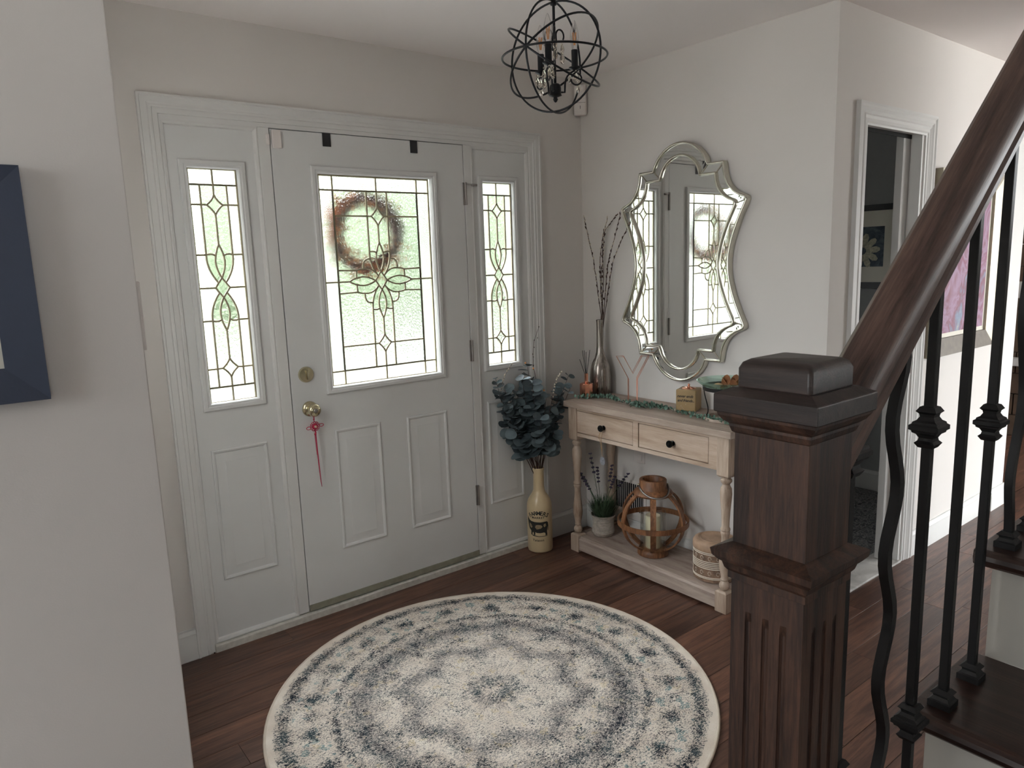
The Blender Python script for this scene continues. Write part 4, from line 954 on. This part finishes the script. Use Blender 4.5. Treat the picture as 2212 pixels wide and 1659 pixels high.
lid = MB().lathe(ox, oy, [(.090, ZS + .1415), (.097, ZS + .142), (.099, ZS + .147), (.098, ZS + .168), (.093, ZS + .177), (.080, ZS + .182), (.074, ZS + .1835), (.073, ZS + .181), (.070, ZS + .1835), (.067, ZS + .181), (.064, ZS + .1835), (.058, ZS + .1795), (.03, ZS + .179), (.0, ZS + .179)], 48).put('box_lid', plain('worn_tan_wood', s2l(170, 142, 118), .6, var=.2, nscale=25), bo, smooth=True, auto=40)

# ================================================================== floor bottle and eucalyptus
fx, fy = 1.258, -.090
fb = thing('ceramic_bottle', 'cream ceramic bottle with farmers market cow print on the floor', 'bottle', (fx, fy, 0))
RB = .0665
MB().lathe(fx, fy, [(.058, .0005), (.0645, .004), (RB, .012), (RB, .240), (.065, .258), (.0595, .278), (.049, .298), (.037, .315), (.0305, .332), (.0285, .352), (.0280, .432), (.0300, .440), (.0300, .449), (.0285, .453), (.024, .449), (.023, .43), (.022, .33)], 48).put('bottle_body', 'cream', fb, smooth=True, auto=60)
va = math.atan2(CAM.y - fy, CAM.x - fx) - .10
def cyl(u, z, r=RB + .0006): a = va + u / RB; return Vector((fx + r * cos(a), fy + r * sin(a), z))
def wrap(v, f, fn): q = MB(); q.v = [cyl(*fn(a, b)) for a, b in v]; q.f = f; return q
q = MB()
word = 'FARMERS'
for i, ch in enumerate(word):
    t = (i - 3) / 3; v, f = text_faces(ch, .031, off=.0007); ang = -t * .62
    cu = .043 * t; cz = .212 - .013 * t * t
    n0 = len(q.v); q.v += [cyl(cu + a * cos(ang) - b * sin(ang), cz + a * sin(ang) + b * cos(ang)) for a, b in v]; q.f += [tuple(n0 + k for k in ff) for ff in f]
q.put('lettering', 'ink', fb)
v, f = text_faces('MARKET', .0165, spacing=1.15, off=.0005); wrap(v, f, lambda a, b: (a - .002, .192 + b)).put('lettering', 'ink', fb)
v, f = text_faces('Tatason', .0175, spacing=1.1, off=.0004); wrap(v, f, lambda a, b: (a - .003, .068 + b)).put('lettering', 'ink', fb)
cow = [(-.066, .150), (-.058, .140), (-.050, .131), (-.040, .1265), (-.02, .1235), (.01, .1225), (.030, .1245), (.042, .1245), (.049, .119), (.0515, .100), (.0505, .078), (.0485, .070), (.047, .078), (.0475, .098), (.045, .086), (.0425, .072), (.0445, .050), (.0345, .047), (.033, .062), (.026, .066), (.008, .063), (-.010, .064), (-.017, .068), (-.018, .052), (-.026, .050), (-.027, .066), (-.032, .066), (-.034, .051), (-.041, .052), (-.041, .074), (-.050, .082), (-.057, .095), (-.062, .115), (-.066, .130)]
def cowmesh(poly, mat, r, name):
    bm = bmesh.new(); vs = [bm.verts.new((a, b, 0)) for a, b in poly]; fc = bm.faces.new(vs); bmesh.ops.triangulate(bm, faces=[fc])
    bmesh.ops.subdivide_edges(bm, edges=bm.edges[:], cuts=3, use_grid_fill=True)
    q = MB(); bm.verts.index_update(); q.v = [cyl(v.co.x * 1.06, .093 + (v.co.y - .0425) * 1.0, r) for v in bm.verts]; q.f = [tuple(v.index for v in f.verts) for f in bm.faces]; bm.free(); q.put(name, mat, fb)
cowmesh(cow, 'ink', RB + .0006, 'cow_print')
cowmesh([(-.014, .106), (-.002, .109), (.012, .107), (.020, .098), (.010, .088), (-.010, .084), (-.018, .094)], 'cowlight', RB + .0011, 'cow_print')
cowmesh([(-.050, .116), (-.038, .108), (-.032, .094), (-.040, .088), (-.050, .096)], 'cowlight', RB + .0011, 'cow_print')
cowmesh([(.026, .112), (.036, .114), (.038, .102), (.030, .094), (.024, .100)], 'cowlight', RB + .0011, 'cow_print')
cowmesh([(-.044, .0545), (-.02, .050), (.0, .046), (.046, .047), (.046, .0445), (.0, .0425), (-.03, .046)], 'ink', RB + .0006, 'ground_print')

eu = thing('eucalyptus_bouquet', 'bouquet of silver dollar eucalyptus stems in the cream floor bottle', 'bouquet', (fx, fy, .44))
mouth = Vector((fx, fy, .425)); de = (mouth - CAM).dot(FW); er = random.Random(21)
neck = Vector((fx, fy, .455))
def clampy(p):
    p = Vector(p)
    if p.y > -.030: p.y = -.030 - er.random() * .02
    if p.z < .83 and p.x > 1.30 and p.y < -.16: p.x = min(p.x, 1.335)
    return p
tips = [((1046, 812), (1090, 930), -.10), ((1050, 858), (1110, 920), -.05), ((1100, 860), (1125, 940), -.12), ((1140, 790), (1150, 900), -.08), ((1150, 830), (1158, 920), -.16),
        ((1180, 860), (1170, 930), -.12), ((1208, 855), (1180, 930), -.06), ((1228, 812), (1195, 900), -.02), ((1200, 930), (1180, 960), -.10), ((1130, 890), (1145, 950), -.02), ((1090, 890), (1125, 950), -.16), ((1170, 900), (1165, 950), -.18), ((1105, 845), (1122, 900), -.06), ((1072, 838), (1105, 920), -.08), ((1218, 888), (1190, 940), -.05), ((1082, 925), (1120, 955), -.04), ((1232, 838), (1200, 915), -.02), ((1128, 820), (1140, 900), -.14)]
allstem = []
for (tx, ty), (mx, my), dd in tips:
    e = clampy(at(tx, ty, de + dd)); m1 = clampy(at(mx, my, de + dd * .7)); pp = bez([mouth - Vector((er.uniform(-.014, .014), er.uniform(-.014, .014), .10)), neck + Vector((er.uniform(-.012, .012), er.uniform(-.012, .012), 0)), m1, m1, e], 22)
    pp = [clampy(p) if p.z > .47 else p for p in pp]
    L_ = [0]
    for p, q_ in zip(pp, pp[1:]): L_.append(L_[-1] + (q_ - p).length)
    nn = max(6, int(L_[-1] / .024)); out = []
    for i in range(nn + 1):
        t = L_[-1] * i / nn; j = max(k for k in range(len(L_)) if L_[k] <= t + 1e-9); j = min(j, len(pp) - 2)
        out.append(pp[j].lerp(pp[j + 1], min(1, (t - L_[j]) / max(1e-6, L_[j + 1] - L_[j]))))
    pp = out
    MB().tube(pp, .0024, 6, taper=.45).put('stem', 'stem', eu, smooth=True); allstem.append(pp)
# leaf meshes share data
def leafmesh(r, asp, n=12):
    me = bpy.data.meshes.new('leaf'); vs = [(0, 0, 0)]; fs = []
    vs = []
    for ring_, z in ((0, 0), (.55, .10), (1, .24)):
        if ring_ == 0: vs.append((r * asp, 0, 0)); continue
        for j in range(n):
            t = 2 * PI * j / n; vs.append((r * asp + r * asp * ring_ * cos(t), r * ring_ * sin(t) * (1 - .12 * cos(t)), r * z * abs(sin(t)) ** 1.5))
    for j in range(n): fs.append((0, 1 + j, 1 + (j + 1) % n))
    for j in range(n): fs.append((1 + j, 1 + n + j, 1 + n + (j + 1) % n, 1 + (j + 1) % n))
    me.from_pydata(vs, [], fs); me.materials.append(M['euc'])
    for p in me.polygons: p.use_smooth = True
    return me
LM = [leafmesh(.036, 1.0), leafmesh(.031, 1.0), leafmesh(.025, 1.1), leafmesh(.014, 1.35)]
nl = 0
def addleaf(p, d, nrm, k):
    global nl
    d = Vector(d).normalized(); nrm = Vector(nrm); nrm = (nrm - d * nrm.dot(d)); nrm = nrm.normalized() if nrm.length > 1e-3 else d.orthogonal().normalized(); y = nrm.cross(d)
    r = (.036, .031, .025, .014)[k]; far = p + d * r * 2
    if far.y > -.026: d.y = -abs(d.y); d.normalize(); nrm = (nrm - d * nrm.dot(d)).normalized(); y = nrm.cross(d)
    far = p + d * r * 2
    if far.z < .83 and far.z > .60 and far.x > 1.325 and far.y < -.16: return
    o = bpy.data.objects.new('leaf', LM[k]); COL.objects.link(o); o.parent = eu
    mt = Matrix((d, y, nrm)).transposed().to_4x4(); mt.translation = p - ORG[eu]; o.matrix_local = mt; nl += 1
toc = (CAM - neck).normalized()
for si, pp in enumerate(allstem):
    L = len(pp)
    for j in range(5, L):
        if pp[j].z < .53: continue
        k = 0 if j < L - 7 else (1 if j < L - 3 else 2)
        if si in (0, 1, 7, 16) and j > L - 6: k = 3 if j > L - 4 else 2
        t = (pp[j] - pp[j - 1]).normalized() if j else Vector((0, 0, 1))
        for s_ in (-1, 1):
            if er.random() < (.45 if j < L - 8 else .15): continue
            sd = t.cross(Vector((er.uniform(-1, 1), er.uniform(-1, 1), er.uniform(-.4, .4)))).normalized() * s_
            d = sd + t * .25 + Vector((0, 0, -.15)) + toc * .15
            addleaf(pp[j], d, toc * .9 + Vector((er.uniform(-.8, .8), er.uniform(-.8, .8), .9)), k)
# catkin sprays and the tall bare twig in the same bouquet
for pts, rad in ((((1078, 850), (1080, 822), (1092, 808), (1106, 786)), .0034), (((1194, 856), (1199, 830), (1206, 812), (1214, 802)), .0036)):
    P = [clampy(at(x, y, de - .14)) for x, y in pts]; C_ = []
    for i in range(3):
        for t in range(4): C_.append(P[i].lerp(P[i + 1], t / 4))
    C_.append(P[-1]); low = bez([neck, neck.lerp(P[0], .6), P[0]], 8)
    o = MB().tube(low + C_[1:], .0013, 5).put('catkin_twig', 'stem', eu)
    q = MB()
    for i, p in enumerate(C_): q.ball(p + Vector((er.uniform(-1, 1) * .003, 0, er.uniform(-1, 1) * .003)), rad, 8, 1.5)
    q.put('catkins', 'bud', o, smooth=True, kind='stuff')
P = [neck] + [clampy(at(x, y, de - .06)) for x, y in ((1164, 880), (1160, 830), (1152, 790), (1151, 765), (1154, 735), (1164, 706))]
o = MB().tube(P, .0016, 5, taper=.6).put('bare_twig', 'stem', eu)
q = MB()
for p in P[3:]: q.ball(p, .0028, 6, 1.6); q.ball(p.lerp(P[3], .3) + Vector((.002, 0, .003)), .0022, 6, 1.6)
q.put('buds', 'stem', o, kind='stuff')
for x, y in ((1135, 784), (1175, 843), (1152, 796)):
    MB().ball(clampy(at(x, y, de - .15)), .005, 8).put('seed_pod', 'filament', eu, smooth=True)

# ================================================================== chandelier
CH = at(1198, 124, 2.2); CR = .160
ch = thing('globe_chandelier', 'black wire globe chandelier with candle bulbs and hanging crystals', 'chandelier', CH)
Aax = Vector((.95, .30, 0)).normalized(); Bax = Vector((-Aax.y, Aax.x, 0)); Zx = Vector((0, 0, 1))
def circ(a, b, r, n=64): return [CH + a * r * cos(2 * PI * i / n) + b * r * sin(2 * PI * i / n) for i in range(n)]
for a, b, r in ((Aax, Zx, CR), (Bax, Zx, CR - .003), (Aax, Bax, CR), (Aax, (Bax * cos(.66) + Zx * sin(.66)), CR), (Aax, (Bax * cos(.66) - Zx * sin(.66)), CR - .002)):
    MB().tube(circ(a, b, r), .0032, 6, close=True).put('globe_ring', 'blackmetal', ch, smooth=True)
MB().tube([CH + Zx * (CR + .16), CH - Zx * (CR - .075)], .0042, 10).put('centre_rod', 'blackmetal', ch, smooth=True)
MB().lathe(CH.x, CH.y, [(.004, CH.z + CR + .03), (.008, CH.z + CR + .025), (.008, CH.z + CR - .004), (.011, CH.z + CR - .008), (.009, CH.z + CR - .012), (.004, CH.z + CR - .014)], 16).put('top_finial', 'blackmetal', ch, smooth=True)
hz = CH.z - .107
MB().lathe(CH.x, CH.y, [(.006, hz + .032), (.012, hz + .030), (.0165, hz + .026), (.018, hz + .018), (.018, hz), (.020, hz - .004), (.012, hz - .007), (.006, hz - .008), (.006, hz - .011), (.008, hz - .015), (.004, hz - .022), (.001, hz - .024)], 20).put('hub', 'blackmetal', ch, smooth=True, auto=50)
MB().lathe(CH.x, CH.y, [(.05, H - .0005), (.05, H - .012), (.035, H - .025), (.008, H - .03)], 24).put('canopy', 'blackmetal', ch, smooth=True, auto=50)
rtx = Vector((.786, -.618, 0)).normalized(); fwx = Vector((.614, .79, 0)).normalized()
def drop(mb, p, s):
    n = 8; pr = [(.0008, .011), (.0025, .009), (.0050, .002), (.0056, -.003), (.0042, -.009), (.0006, -.013)]
    mb.lathe(p.x, p.y, [(r * s, p.z + z * s) for r, z in pr], n); return mb
for k, th in enumerate((.17, 2.25, 4.35)):
    d = rtx * cos(th) + fwx * sin(th); R_ = .063; cz = CH.z - .030
    hub = Vector((CH.x, CH.y, hz + .006)); cup = Vector((CH.x, CH.y, 0)) + d * R_ + Zx * cz
    pts = bez([hub + d * .017, hub + d * .045 - Zx * .010, hub + d * .032 + Zx * .05, cup - Zx * .03 + d * -.012, cup - Zx * .012], 12)
    arm = MB().tube([hub + d * .017, hub + d * .030, hub + d * .031 + Zx * .018] + bez([hub + d * .031 + Zx * .02, hub + d * .033 + Zx * .055, cup - Zx * .014 - d * .01, cup - Zx * .006], 8), .0030, 6).put('arm', 'blackmetal', ch, smooth=True)
    sc_ = cup - Zx * .032 + d * .004
    MB().tube([sc_ + d * .017 * cos(a) + Zx * .017 * sin(a) for a in [PI * .75 - PI * 1.75 * i / 16 for i in range(17)]], .0026, 6).put('scroll', 'blackmetal', arm, smooth=True)
    MB().lathe(cup.x, cup.y, [(.004, cup.z - .010), (.006, cup.z - .006), (.018, cup.z - .001), (.019, cup.z + .002), (.010, cup.z + .003)], 20).put('drip_pan', 'blackmetal', ch, smooth=True)
    MB().lathe(cup.x, cup.y, [(.0102, cup.z + .002), (.0102, cup.z + .052), (.008, cup.z + .0525)], 16).put('candle_sleeve', 'blackmetal', ch, smooth=True, auto=50)
    MB().lathe(cup.x, cup.y, [(.0080, cup.z + .053), (.0085, cup.z + .060), (.0125, cup.z + .076), (.0138, cup.z + .088), (.0118, cup.z + .106), (.0070, cup.z + .124), (.0034, cup.z + .134), (.0006, cup.z + .138)], 20).put('bulb', 'bulb', ch, smooth=True, label='clear flame shaped bulb with amber filament')
    q = MB()
    for i in range(4): a = i * PI / 2 + .4; q.tube([(cup.x + .002 * cos(a), cup.y + .002 * sin(a), cup.z + .066), (cup.x + .0055 * cos(a), cup.y + .0055 * sin(a), cup.z + .102)], .0010, 5)
    q.put('filament', 'filament', ch)
    for j in range(3):
        a = j * 2.1 + k; p = cup + Vector((cos(a) * .016, sin(a) * .016, -.012)); q = MB().ball(p, .0035, 8); drop(q, p - Zx * .018, 1.15); drop(q, p - Zx * .044, 1.3) if j == 0 else None
        q.put('crystal', 'crystal', ch)
# upper scrolls with crystals
for k, th in enumerate((.6, 2.4, 4.7)):
    d = rtx * cos(th) + fwx * sin(th); b0 = CH + Zx * .02
    pts = [b0 + d * .006, b0 + d * .008 + Zx * .030] + [b0 + d * (.022 + .015 * -cos(a)) + Zx * (.045 + .017 * sin(a)) for a in [PI * 1.2 * i / 12 for i in range(13)]]
    MB().tube(pts, .0026, 6).put('scroll', 'blackmetal', ch, smooth=True)
    p = b0 + d * .030 + Zx * .022; q = MB(); q.ball(p, .003, 8); drop(q, p - Zx * .014, 1.2); drop(q, p - Zx * .040, 1.4)
    q.put('crystal', 'crystal', ch)

# ================================================================== things on the door and walls
for i, (x, lb) in enumerate(((.240, 'left of two black over-door hooks at the top edge of the front door'), (.656, 'right of two black over-door hooks at the top edge of the front door'))):
    o = thing('door_hook', lb, 'hook', (x, 0, 2.06), 'black hooks over the front door top')
    MB().box(x - .018, x + .018, -.0035, .0005, 2.020, 2.0745).put('hook_plate', 'navy' if 0 else 'black', o, bev=.001)
    MB().box(x - .018, x + .018, .0005, .048, 2.0725, 2.0745).put('hook_strap', 'black', o)
ds = thing('door_sensor', 'white two-piece contact sensor at the latch corner of the front door', 'sensor', (.02, 0, 2.04))
MB().box(.008, .044, -.013, .0005, 1.998, 2.068).put('sensor_body', 'plastic', ds, bev=.003)
MB().box(-.016, -.003, -.012, -.0015, 2.010, 2.050).put('sensor_magnet', 'plastic', ds, bev=.002)
md = thing('motion_detector', 'white corner motion detector high between the front wall and console wall', 'detector', (XR - .02, -.02, 2.34))
c = Vector((XR - .030, -.030, 0)); u = Vector((.707, -.707, 0)); n2 = Vector((-.707, -.707, 0))
q = MB(); q.rings([[c + u * a + n2 * b + Vector((0, 0, z)) for a, b in ((-.030, -.012), (.030, -.012), (.034, .010), (.028, .022), (-.028, .022), (-.034, .010))] for z in (2.268, 2.420)]); q.put('detector_body', 'plastic', md, bev=.005, seg=3, smooth=True, auto=45)
q = MB(); q.rings([[c + u * a + n2 * .0225 + Vector((0, 0, z)) for a in (-.0012, .0012)] + [c + u * a + n2 * .0235 + Vector((0, 0, z)) for a in (.0012, -.0012)] for z in (2.298, 2.314)]); q.put('slot', 'dark', md)
q = MB(); q.rings([[c + u * a * .0275 + n2 * .0222 + Vector((0, 0, z)) for a in (-1, 1)] + [c + u * a * .0275 + n2 * .0228 + Vector((0, 0, z)) for a in (1, -1)] for z in (2.329, 2.3305)]); q.put('seam', 'darkside', md)

kt = thing('knot_ornament', 'crimson knotted cord ornament with long tassel hanging from the front door knob', 'ornament', (.078, -.055, .88))
kyy = -.030
q = MB().tube([(.068, kyy - .004, .925), (.075, kyy, .9215), (.082, kyy - .004, .925), (.081, kyy, .905), (.079, kyy, .893), (.076, kyy, .905), (.068, kyy - .004, .925)], .0016, 6)
q.ball((.078, kyy, .893), .004, 8); q.tube([(.078, kyy, .892), (.078, kyy, .882)], .002, 6); q.put('hanging_loop', 'knotred', kt, smooth=True)
q = MB(); kc = Vector((.080, kyy, .862))
for i in range(12):
    a = 2 * PI * i / 12; r1 = .015; p = kc + Vector((cos(a) * r1, 0, sin(a) * r1)); t = Vector((cos(a), 0, sin(a))); s_ = Vector((-sin(a), 0, cos(a)))
    q.tube([p + t * .006 * cos(b) + s_ * .0045 * sin(b) for b in [2 * PI * j / 10 for j in range(10)]], .0017, 5, close=True)
q.put('knot_petals', 'knotred', kt, smooth=True)
for s_ in (-1, 1):
    cpt = kc + Vector((s_ * .028, -.002, .002 - .006 * (s_ < 0)))
    MB().tube([cpt + Vector((s_ * .010 * cos(b), 0, .006 * sin(b) + s_ * .000)) for b in [2 * PI * j / 14 for j in range(14)]], .0015, 6, close=True).put('side_loop', 'knotred', kt, smooth=True)
ylathe(MB(), kc.x, kc.z, [(.013, kyy + .002), (.014, kyy - .002), (.010, kyy - .006), (.002, kyy - .007)], 20).put('knot_body', 'knotred', kt, smooth=True)
MB().ball(kc + Vector((0, -.008, 0)), .0062, 10).put('bead', paintmat('painted_bead', [(.4, s2l(60, 60, 70)), (.5, s2l(220, 210, 200)), (.6, s2l(226, 140, 70))], 120), kt, smooth=True)
q = MB().tube([kc - Vector((0, 0, .016)), kc - Vector((-.002, 0, .03))], .003, 6); q.ball(kc - Vector((0, 0, .034)), .005, 8, 1.2)
q.tube([kc - Vector((0, 0, .036)), kc - Vector((-.002, 0, .10)), kc - Vector((-.006, 0, .20)), kc - Vector((-.008, 0, .245)), kc - Vector((-.010, 0, .268))], .0034, 6, taper=.35)
q.put('tassel', 'knotred', kt, smooth=True)
MB().tube([kc - Vector((.006, 0, .018)), kc - Vector((.004, 0, .075)), kc - Vector((.001, 0, .125))], .0006, 4).put('loose_thread', 'knotred', kt)

def plate(name, label, cat, x, y0, y1, z0, z1, inner):
    o = thing(name, label, cat, (x, (y0 + y1) / 2, (z0 + z1) / 2)); MB().box(x - .005, x, y0, y1, z0, z1).put('cover_plate', 'plastic', o, bev=.002)
    for a in inner: MB().box(x - .007, x - .0049, *a).put('socket', 'plastic', o, bev=.001)
    return o
plate('wall_outlet', 'white wall outlet above the vent beneath the console', 'outlet', XR, -.445, -.372, .455, .570, ((-.425, -.392, .468, .500), (-.425, -.392, .525, .557)))
o = thing('light_switch', 'white switch plate seen edge-on at the left wall corner', 'switch', (-.843, -1.55, 1.455))
MB().box(-.843, -.8365, -1.590, -1.515, 1.398, 1.512).put('cover_plate', 'plastic', o, bev=.0015)
MB().box(-.8365, -.832, -1.560, -1.545, 1.44, 1.47).put('toggle', 'plastic', o)
vt = thing('wall_vent', 'white wall register with dark slots behind the lavender', 'vent', (XR, -.33, .25))
ringp(MB(), 0, 1, 0, 1, 0, [(0, 0)])  # profile helper unused here
MB().box(XR - .006, XR, -.455, -.225, .160, .350).put('vent_frame', 'plastic', vt, bev=.002)
MB().box(XR - .0068, XR - .0059, -.440, -.240, .180, .330).put('vent_recess', 'dark', vt)  # dark plate on the frame front, painted shade for the depth behind the slats
for i in range(14): y = -.438 + i * .0150; MB().box(XR - .0085, XR - .0067, y, y + .0030, .180, .330).put('vent_slat', 'plastic', vt)

def framed(name, label, cen, u, v, n, w_, h_, fw, depth, fm, matm, mw, artm, fm_bottom=None, parent=None):
    """picture: frame pieces, mat and art on a wall; u across, v up, n out of the wall"""
    cen, u, v, n = Vector(cen), Vector(u), Vector(v), Vector(n); o = thing(name, label, 'picture', cen)
    P = lambda a, b, d: cen + u * a + v * b + n * d
    a, b = w_ / 2, h_ / 2
    for nm, cs in (('frame_top', ((-a, b), (a, b), (a - fw, b - fw), (-a + fw, b - fw))), ('frame_bottom', ((-a, -b), (a, -b), (a - fw, -b + fw), (-a + fw, -b + fw))), ('frame_side', ((-a, -b), (-a, b), (-a + fw, b - fw), (-a + fw, -b + fw))), ('frame_side', ((a, -b), (a, b), (a - fw, b - fw), (a - fw, -b + fw)))):
        q = MB(); q.rings([[P(*c_, .001) for c_ in cs], [P(*cs[0], depth), P(*cs[1], depth), P(*cs[2], depth * .6), P(*cs[3], depth * .6)]])
        q.put(nm, fm_bottom if (fm_bottom and nm == 'frame_bottom') else fm, o)
    a -= fw; b -= fw
    q = MB().poly([P(x_, y_, .006) for x_, y_ in ((-a, -b), (a, -b), (a, b), (-a, b))], n * .002); q.put('mat_board', matm, o)
    a -= mw; b -= mw
    q = MB().poly([P(x_, y_, .0085) for x_, y_ in ((-a, -b), (a, -b), (a, b), (-a, b))], n * .001); q.put('print', artm, o)
    return o, P, a, b
framed('framed_picture', 'navy framed picture with white mat cut off at the left edge', (-1.197, -1.6, 1.513), (1, 0, 0), (0, 0, 1), (0, -1, 0), .425, .346, .052, .022, 'navy', 'mat', .06, 'bluegrey')
o, P, a, b = framed('framed_picture', 'silver framed pink and purple abstract picture on the hallway wall', (2.99, YH, 1.442), (1, 0, 0), (0, 0, 1), (0, -1, 0), .78, .89, .085, .035, 'grayside', 'mat', .022, 'abstract', 'darkside')
o, P, a, b = framed('framed_picture', 'black framed flower print seen through the bathroom doorway', (3.46, -.615, 1.543), (0, -1, 0), (0, 0, 1), (-1, 0, 0), .63, .505, .036, .02, 'black', 'mat', .095, 'bluegrey')
cen = Vector((3.46, -.70, 1.525))
for i in range(10):
    t = 2 * PI * i / 10 + .1; d = Vector((0, -cos(t), sin(t))); s_ = Vector((0, sin(t), cos(t)))
    base_ = P(0, 0, 0) - Vector((0, 0, 0)); c0_ = P(.055, -.025, .0102)
    pts = [c0_ + d * (.022 + .085 * r) + s_ * w2 * .001 for r, w2 in ((0, -7), (.35, -17), (.75, -19), (1, -8), (1, 8), (.75, 19), (.35, 17), (0, 7))]
    q = MB().poly(pts, (-.001, 0, 0)); q.put('petal', 'petal', o)
ylm = MB().rings([[P(.055, -.025, dd) + Vector((0, cos(2 * PI * j / 16) * .022, sin(2 * PI * j / 16) * .022)) for j in range(16)] for dd in (.0105, .0115)]); ylm.put('flower_centre', 'bluegrey', o)

# fireplace seen past the wall end
fp = thing('fireplace', 'brown stone fireplace with pale mantel in the far room past the wall end', 'fireplace', (5.6, -.7, 0))
for i in range(14):
    for j in range(4):
        off = .13 if i % 2 else 0; y0 = -1.35 + j * .34 + off
        MB().box(5.6 + .008 * ((i * 7 + j * 3) % 3), 5.9, y0, min(y0 + .33, -.02), i * .17 + .003, i * .17 + .166).put('stone', 'stone', fp)
MB().box(5.42, 5.62, -1.42, -.02, 1.12, 1.24).put('mantel', 'white', fp, bev=.01)
MB().box(5.50, 5.60, -1.40, -.02, .58, .64).put('ledge', 'white', fp, bev=.005)

# ================================================================== outside the door
st('ground', MB().box(-40, 45, -40, 7.4, -.42, -.305), 'earth')
st('front_lawn', MB().box(-40, 45, 7.4, 45, -.42, -.16), 'lawn')
st('porch', MB().box(-1.6, 2.6, .17, 2.0, -.30, -.06), 'concrete')
st('driveway', MB().box(-6, 12, 2.0, 7.4, -.30, -.12), 'concrete')
er = random.Random(77)
for i, (x, y, h) in enumerate(((-14, 7, 5.4), (-11.2, 9.4, 5.6), (-8.2, 11.2, 5.6), (-5.2, 12.6, 5.8), (-2.3, 13.4, 5.6), (.4, 13.2, 5.8), (3.0, 12, 5.6), (5.6, 10.4, 5.8), (8.2, 8.9, 5.8), (10.6, 6.8, 5.6), (12.4, 4.2, 5.4), (5.2, 15.5, 7.6), (8.8, 13.6, 7.8), (12.4, 10.8, 7.8), (15.2, 7.4, 7.4))):
    o = thing('shrub', 'green shrub blurred behind the leaded front door glass', 'shrub', (x, y, -.16), 'shrubs seen through the door glass')
    bm = bmesh.new(); bmesh.ops.create_icosphere(bm, subdivisions=4, radius=1)
    from mathutils import noise as mn
    q = MB(); bm.verts.index_update()
    q.v = [Vector((x + v.co.x * (1.3 + .08 * h) * (1 + .25 * mn.noise(v.co * 3 + Vector((i, 0, 0)))), y + v.co.y * 1.05 * (1 + .25 * mn.noise(v.co * 4)), -.1 + h / 2 + v.co.z * h / 2 * (1 + .2 * mn.noise(v.co * 5 + Vector((0, i, 0)))))) for v in bm.verts]
    q.f = [tuple(v.index for v in f.verts) for f in bm.faces]; bm.free(); q.put('foliage', 'shrub', o, smooth=True)
    MB().tube([(x, y, -.16), (x, y, h * .4)], .06, 8).put('trunk', 'bark', o)
wr = thing('door_wreath', 'twig wreath with orange leaves on the outside of the front door', 'wreath', (.452, .12, 1.672))
wc = Vector((.452, .105, 1.672))
for k in range(46):
    ph = er.uniform(0, 6.28); pts = []
    for i in range(30):
        a = 2 * PI * i / 30; rr3 = .152 + .030 * sin(3 * a + ph) * (k % 5) / 4 + er.uniform(-.014, .014)
        pts.append(wc + Vector((rr3 * cos(a), .018 * cos(5 * a + ph), rr3 * sin(a))))
    MB().tube(pts, .0034, 4, close=True).put('twig', 'bark', wr)
for k in range(260):
    a = er.uniform(.3, 2 * PI + .1) if k % 3 else er.uniform(2.0, 5.0); r3 = er.gauss(.166, .034); p = wc + Vector((r3 * cos(a), er.uniform(-.03, .0), r3 * sin(a)))
    d = Vector((cos(a), 0, sin(a))) + Vector((er.uniform(-1, 1), er.uniform(-.4, .4), er.uniform(-1, 1)))
    MB().disc(p, (er.uniform(-.6, .6), -1, er.uniform(-.6, .6)), er.uniform(.005, .010), 6, 1.7, .2, axis=d).put('leaf', 'orange', wr)
print('planks', cnt, 'leaves', nl)
